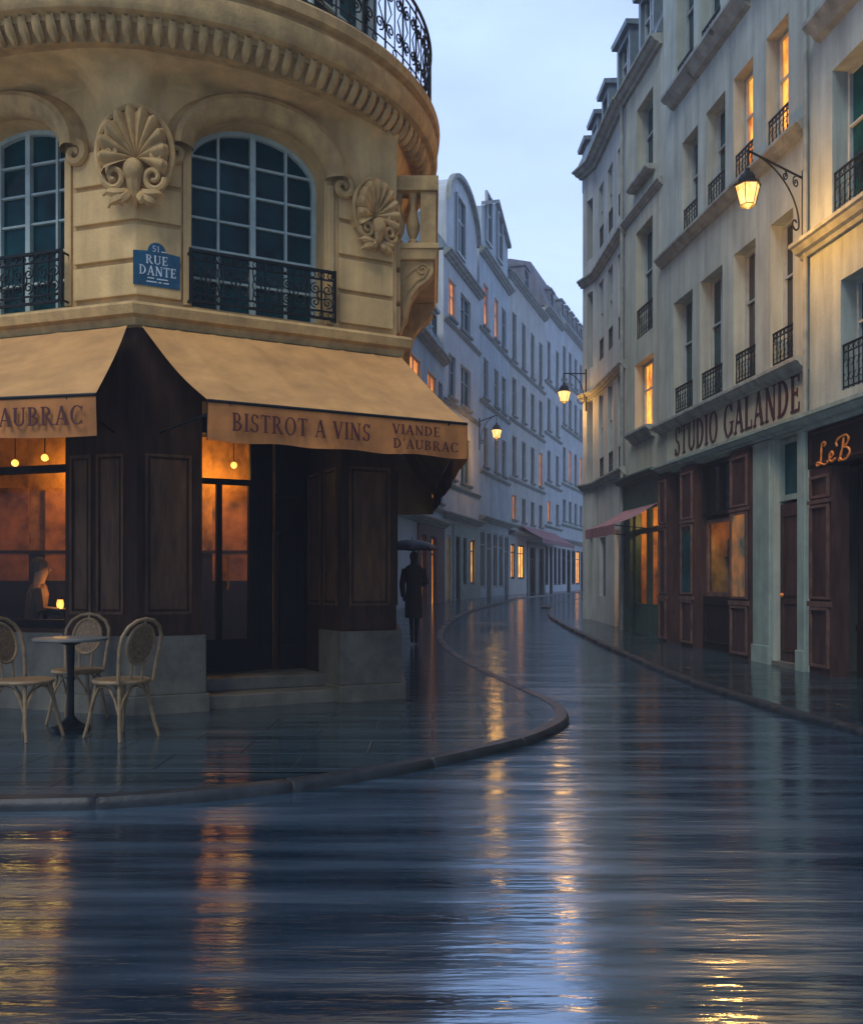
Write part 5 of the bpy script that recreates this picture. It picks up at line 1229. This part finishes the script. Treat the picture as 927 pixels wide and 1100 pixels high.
# diners behind the café window
def diner(x, y, yaw, label, shirt):
    d = thing('person', (x, y, .2), label, 'person', 'diners inside the bistro'); d.rotation_euler = (0, 0, yaw)
    J = [((0, 0, .50), (.14, .11)), ((0, .02, .70), (.12, .09)), ((0, .04, .92), (.15, .09)), ((0, .05, 1.04), .05), ((0, .08, 1.13), (.07, .085)), ((0, .09, 1.23), (.06, .07)),
         ((.09, .10, .49), .08), ((.10, .42, .47), .06), ((.10, .44, .10), .042), ((.10, .54, .04), .035), ((-.09, .10, .49), .08), ((-.10, .42, .47), .06), ((-.10, .44, .10), .042), ((-.10, .54, .04), .035),
         ((.17, .04, .94), .052), ((.21, .08, .72), .04), ((.13, .30, .70), .032), ((.09, .37, .72), .03), ((-.17, .04, .94), .052), ((-.21, .08, .72), .04), ((-.13, .30, .70), .032), ((-.09, .37, .72), .03)]
    E = [(0, 1), (1, 2), (2, 3), (3, 4), (4, 5), (0, 6), (6, 7), (7, 8), (8, 9), (0, 10), (10, 11), (11, 12), (12, 13), (2, 14), (14, 15), (15, 16), (16, 17), (2, 18), (18, 19), (19, 20), (20, 21)]
    b = skinned('body', J, E, 'skin', None); b.parent = d
    q = MB(); ring_loft(q, [(0, .0, .45, .17, .14), (0, .02, .70, .145, .115), (0, .04, .90, .195, .115), (0, .045, .98, .14, .09), (0, .05, 1.02, .06, .06)], 16)
    for s_ in (-1, 1): q.tube([(s_*.17, .04, .95), (s_*.215, .08, .72), (s_*.15, .26, .70)], [.066, .052, .043], 8); q.tube([(s_*.09, .08, .49), (s_*.10, .42, .475), (s_*.10, .44, .12)], [.095, .075, .055], 8)
    o = q.build('clothes', shirt, None, smooth=True); o.parent = d
    q = MB(); q.ball((0, .055, 1.215), .085, .092, .095, 12, 8); o = q.build('hair', 'hair', None, smooth=True); o.parent = d
    q = MB(); q.ball((0, .168, 1.165), .012, .018, .02, 6, 5); q.ball((-.032, .15, 1.19), .010, .008, .007, 6, 5); q.ball((.032, .15, 1.19), .010, .008, .007, 6, 5); q.ball((0, .158, 1.125), .022, .006, .006, 6, 4); o = q.build('face', 'skin', None, smooth=True); o.parent = d
    q = MB(); q.lathe((0, 0, 0), [(0, .46), (.2, .46), (.2, .42), (.03, .41), (.03, .03), (.17, .0), (0, 0)], 16)
    st = q.build('stool', 'wood', None); st.location = (x, y, .2); tag(st, 'round dark stool under '+label.split(' with')[0], 'stool', 'stools in the bistro')
diner(-4.42, 10.35, math.radians(-70), 'seated diner with dark hair nearest the café window, facing right', 'shirt')
diner(-3.72, 10.75, math.radians(85), 'seated diner with brown clothes further back, facing left', 'shirt')
t2 = thing('dining_table', (-4.05, 10.45, .2), 'small round table inside the café window between the two diners', 'table')
q = MB(); q.lathe((-4.05, 10.45, .2), [(0, .73), (.32, .73), (.32, .70), (.04, .69), (.03, .03), (.2, 0), (0, 0)], 24); q.build('tabletop', 'wood', t2)
cd = thing('table_lamp', (-4.12, 10.33, .93), 'tiny glowing orange candle lamp on the diners\' table', 'lamp')
q = MB(); q.lathe((-4.12, 10.33, .932), [(0, 0), (.03, 0), (.04, .05), (.03, .10), (0, .10)], 12); q.build('shade', 'bulb', cd)
l = point('lamp_light', (0, 0, .2), 2.5, (1, .42, .1), .04); l.parent = cd

# ================================================================ CAMERA, WORLD, LIGHT
cam = bpy.data.cameras.new('camera'); co = bpy.data.objects.new('camera', cam); COL.objects.link(co)
co.location = (0, 0, EYE); co.rotation_euler = (PI/2, 0, 0); cam.sensor_fit = 'HORIZONTAL'; cam.sensor_width = 36; cam.lens = 36*F/927
cam.shift_y = (HY-550)/927; cam.clip_end = 2000; cam.clip_start = .05; sc.camera = co

w = bpy.data.worlds.new('World'); sc.world = w; w.use_nodes = True; nt = w.node_tree; L = nt.links.new
bg = nt.nodes['Background']; sky = nn(nt, 'ShaderNodeTexSky'); sky.sky_type = 'NISHITA'; sky.sun_disc = False
SE, SA = math.radians(52), math.radians(208)        # soft light from behind the viewer, a little left
sky.sun_elevation = SE; sky.sun_rotation = SA; sky.air_density = 1.2; sky.dust_density = 2.0; sky.ozone_density = 2.5
tc = nn(nt, 'ShaderNodeTexCoord'); sp = nn(nt, 'ShaderNodeSeparateXYZ'); L(tc.outputs['Generated'], sp.inputs[0])
cr = nn(nt, 'ShaderNodeValToRGB'); L(sp.outputs['Z'], cr.inputs[0]); e = cr.color_ramp.elements
e[0].position = 0; e[0].color = (.53, .67, 1.0, 1); e[1].position = .62; e[1].color = (.31, .41, .70, 1)
x = cr.color_ramp.elements.new(.25); x.color = (.43, .56, .90, 1)
no = nn(nt, 'ShaderNodeTexNoise', Scale=2.2, Detail=6.0, Roughness=.6); mp = nn(nt, 'ShaderNodeMapping', Scale=(1, 1, 2.5)); L(tc.outputs['Generated'], mp.inputs[0]); L(mp.outputs[0], no.inputs['Vector'])
mr = nn(nt, 'ShaderNodeMapRange'); mr.inputs['From Min'].default_value = .35; mr.inputs['From Max'].default_value = .7; mr.inputs['To Min'].default_value = .86; mr.inputs['To Max'].default_value = 1.16; L(no.outputs['Fac'], mr.inputs['Value'])
vm = nn(nt, 'ShaderNodeVectorMath', operation='SCALE'); L(cr.outputs[0], vm.inputs[0]); L(mr.outputs[0], vm.inputs['Scale'])
CL = nn(nt, 'ShaderNodeVectorMath', operation='SCALE'); L(vm.outputs[0], CL.inputs[0]); CL.inputs['Scale'].default_value = 8.6
mx = nn(nt, 'ShaderNodeMix', data_type='RGBA'); mx.inputs[0].default_value = .88; L(sky.outputs[0], mx.inputs[6]); L(CL.outputs[0], mx.inputs[7])
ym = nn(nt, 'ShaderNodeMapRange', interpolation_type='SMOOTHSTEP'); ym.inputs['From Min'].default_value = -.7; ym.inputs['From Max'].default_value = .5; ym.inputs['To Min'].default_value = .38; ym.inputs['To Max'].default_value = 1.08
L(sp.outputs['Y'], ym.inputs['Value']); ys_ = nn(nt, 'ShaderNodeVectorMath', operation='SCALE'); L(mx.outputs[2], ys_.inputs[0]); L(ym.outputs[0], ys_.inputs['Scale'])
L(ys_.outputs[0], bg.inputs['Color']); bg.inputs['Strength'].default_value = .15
sl = bpy.data.lights.new('sun', 'SUN'); sl.energy = 1.25; sl.angle = math.radians(25); sl.color = (1, 1, .95)
so = bpy.data.objects.new('sun', sl); COL.objects.link(so)
dv = Vector((math.sin(SA)*math.cos(SE), math.cos(SA)*math.cos(SE), math.sin(SE)))      # toward the sun
so.rotation_euler = (-dv).to_track_quat('-Z', 'Y').to_euler(); so.location = (0, -10, 20)
v = sc.view_settings; v.view_transform = 'Standard'; v.look = 'None'; v.exposure = .5; v.gamma = 1
sc.cycles.use_denoising = True; sc.cycles.max_bounces = 7; sc.cycles.sample_clamp_indirect = 4; sc.cycles.transparent_max_bounces = 8

hz = MB(); hz.hexa([(x, y, z) for z in (-2.5, 24) for x, y in ((-70, -45), (75, -45), (75, 130), (-70, 130))])
hm_ = bpy.data.materials.new('haze'); hm_.use_nodes = True; nt = hm_.node_tree; nt.nodes.remove(nt.nodes['Principled BSDF'])
pv = nt.nodes.new('ShaderNodeVolumePrincipled'); pv.inputs['Color'].default_value = (.72, .82, 1, 1); pv.inputs['Density'].default_value = .0032
nt.links.new(pv.outputs[0], nt.nodes['Material Output'].inputs['Volume'])
tag(hz.build('haze', hm_), kind='stuff')
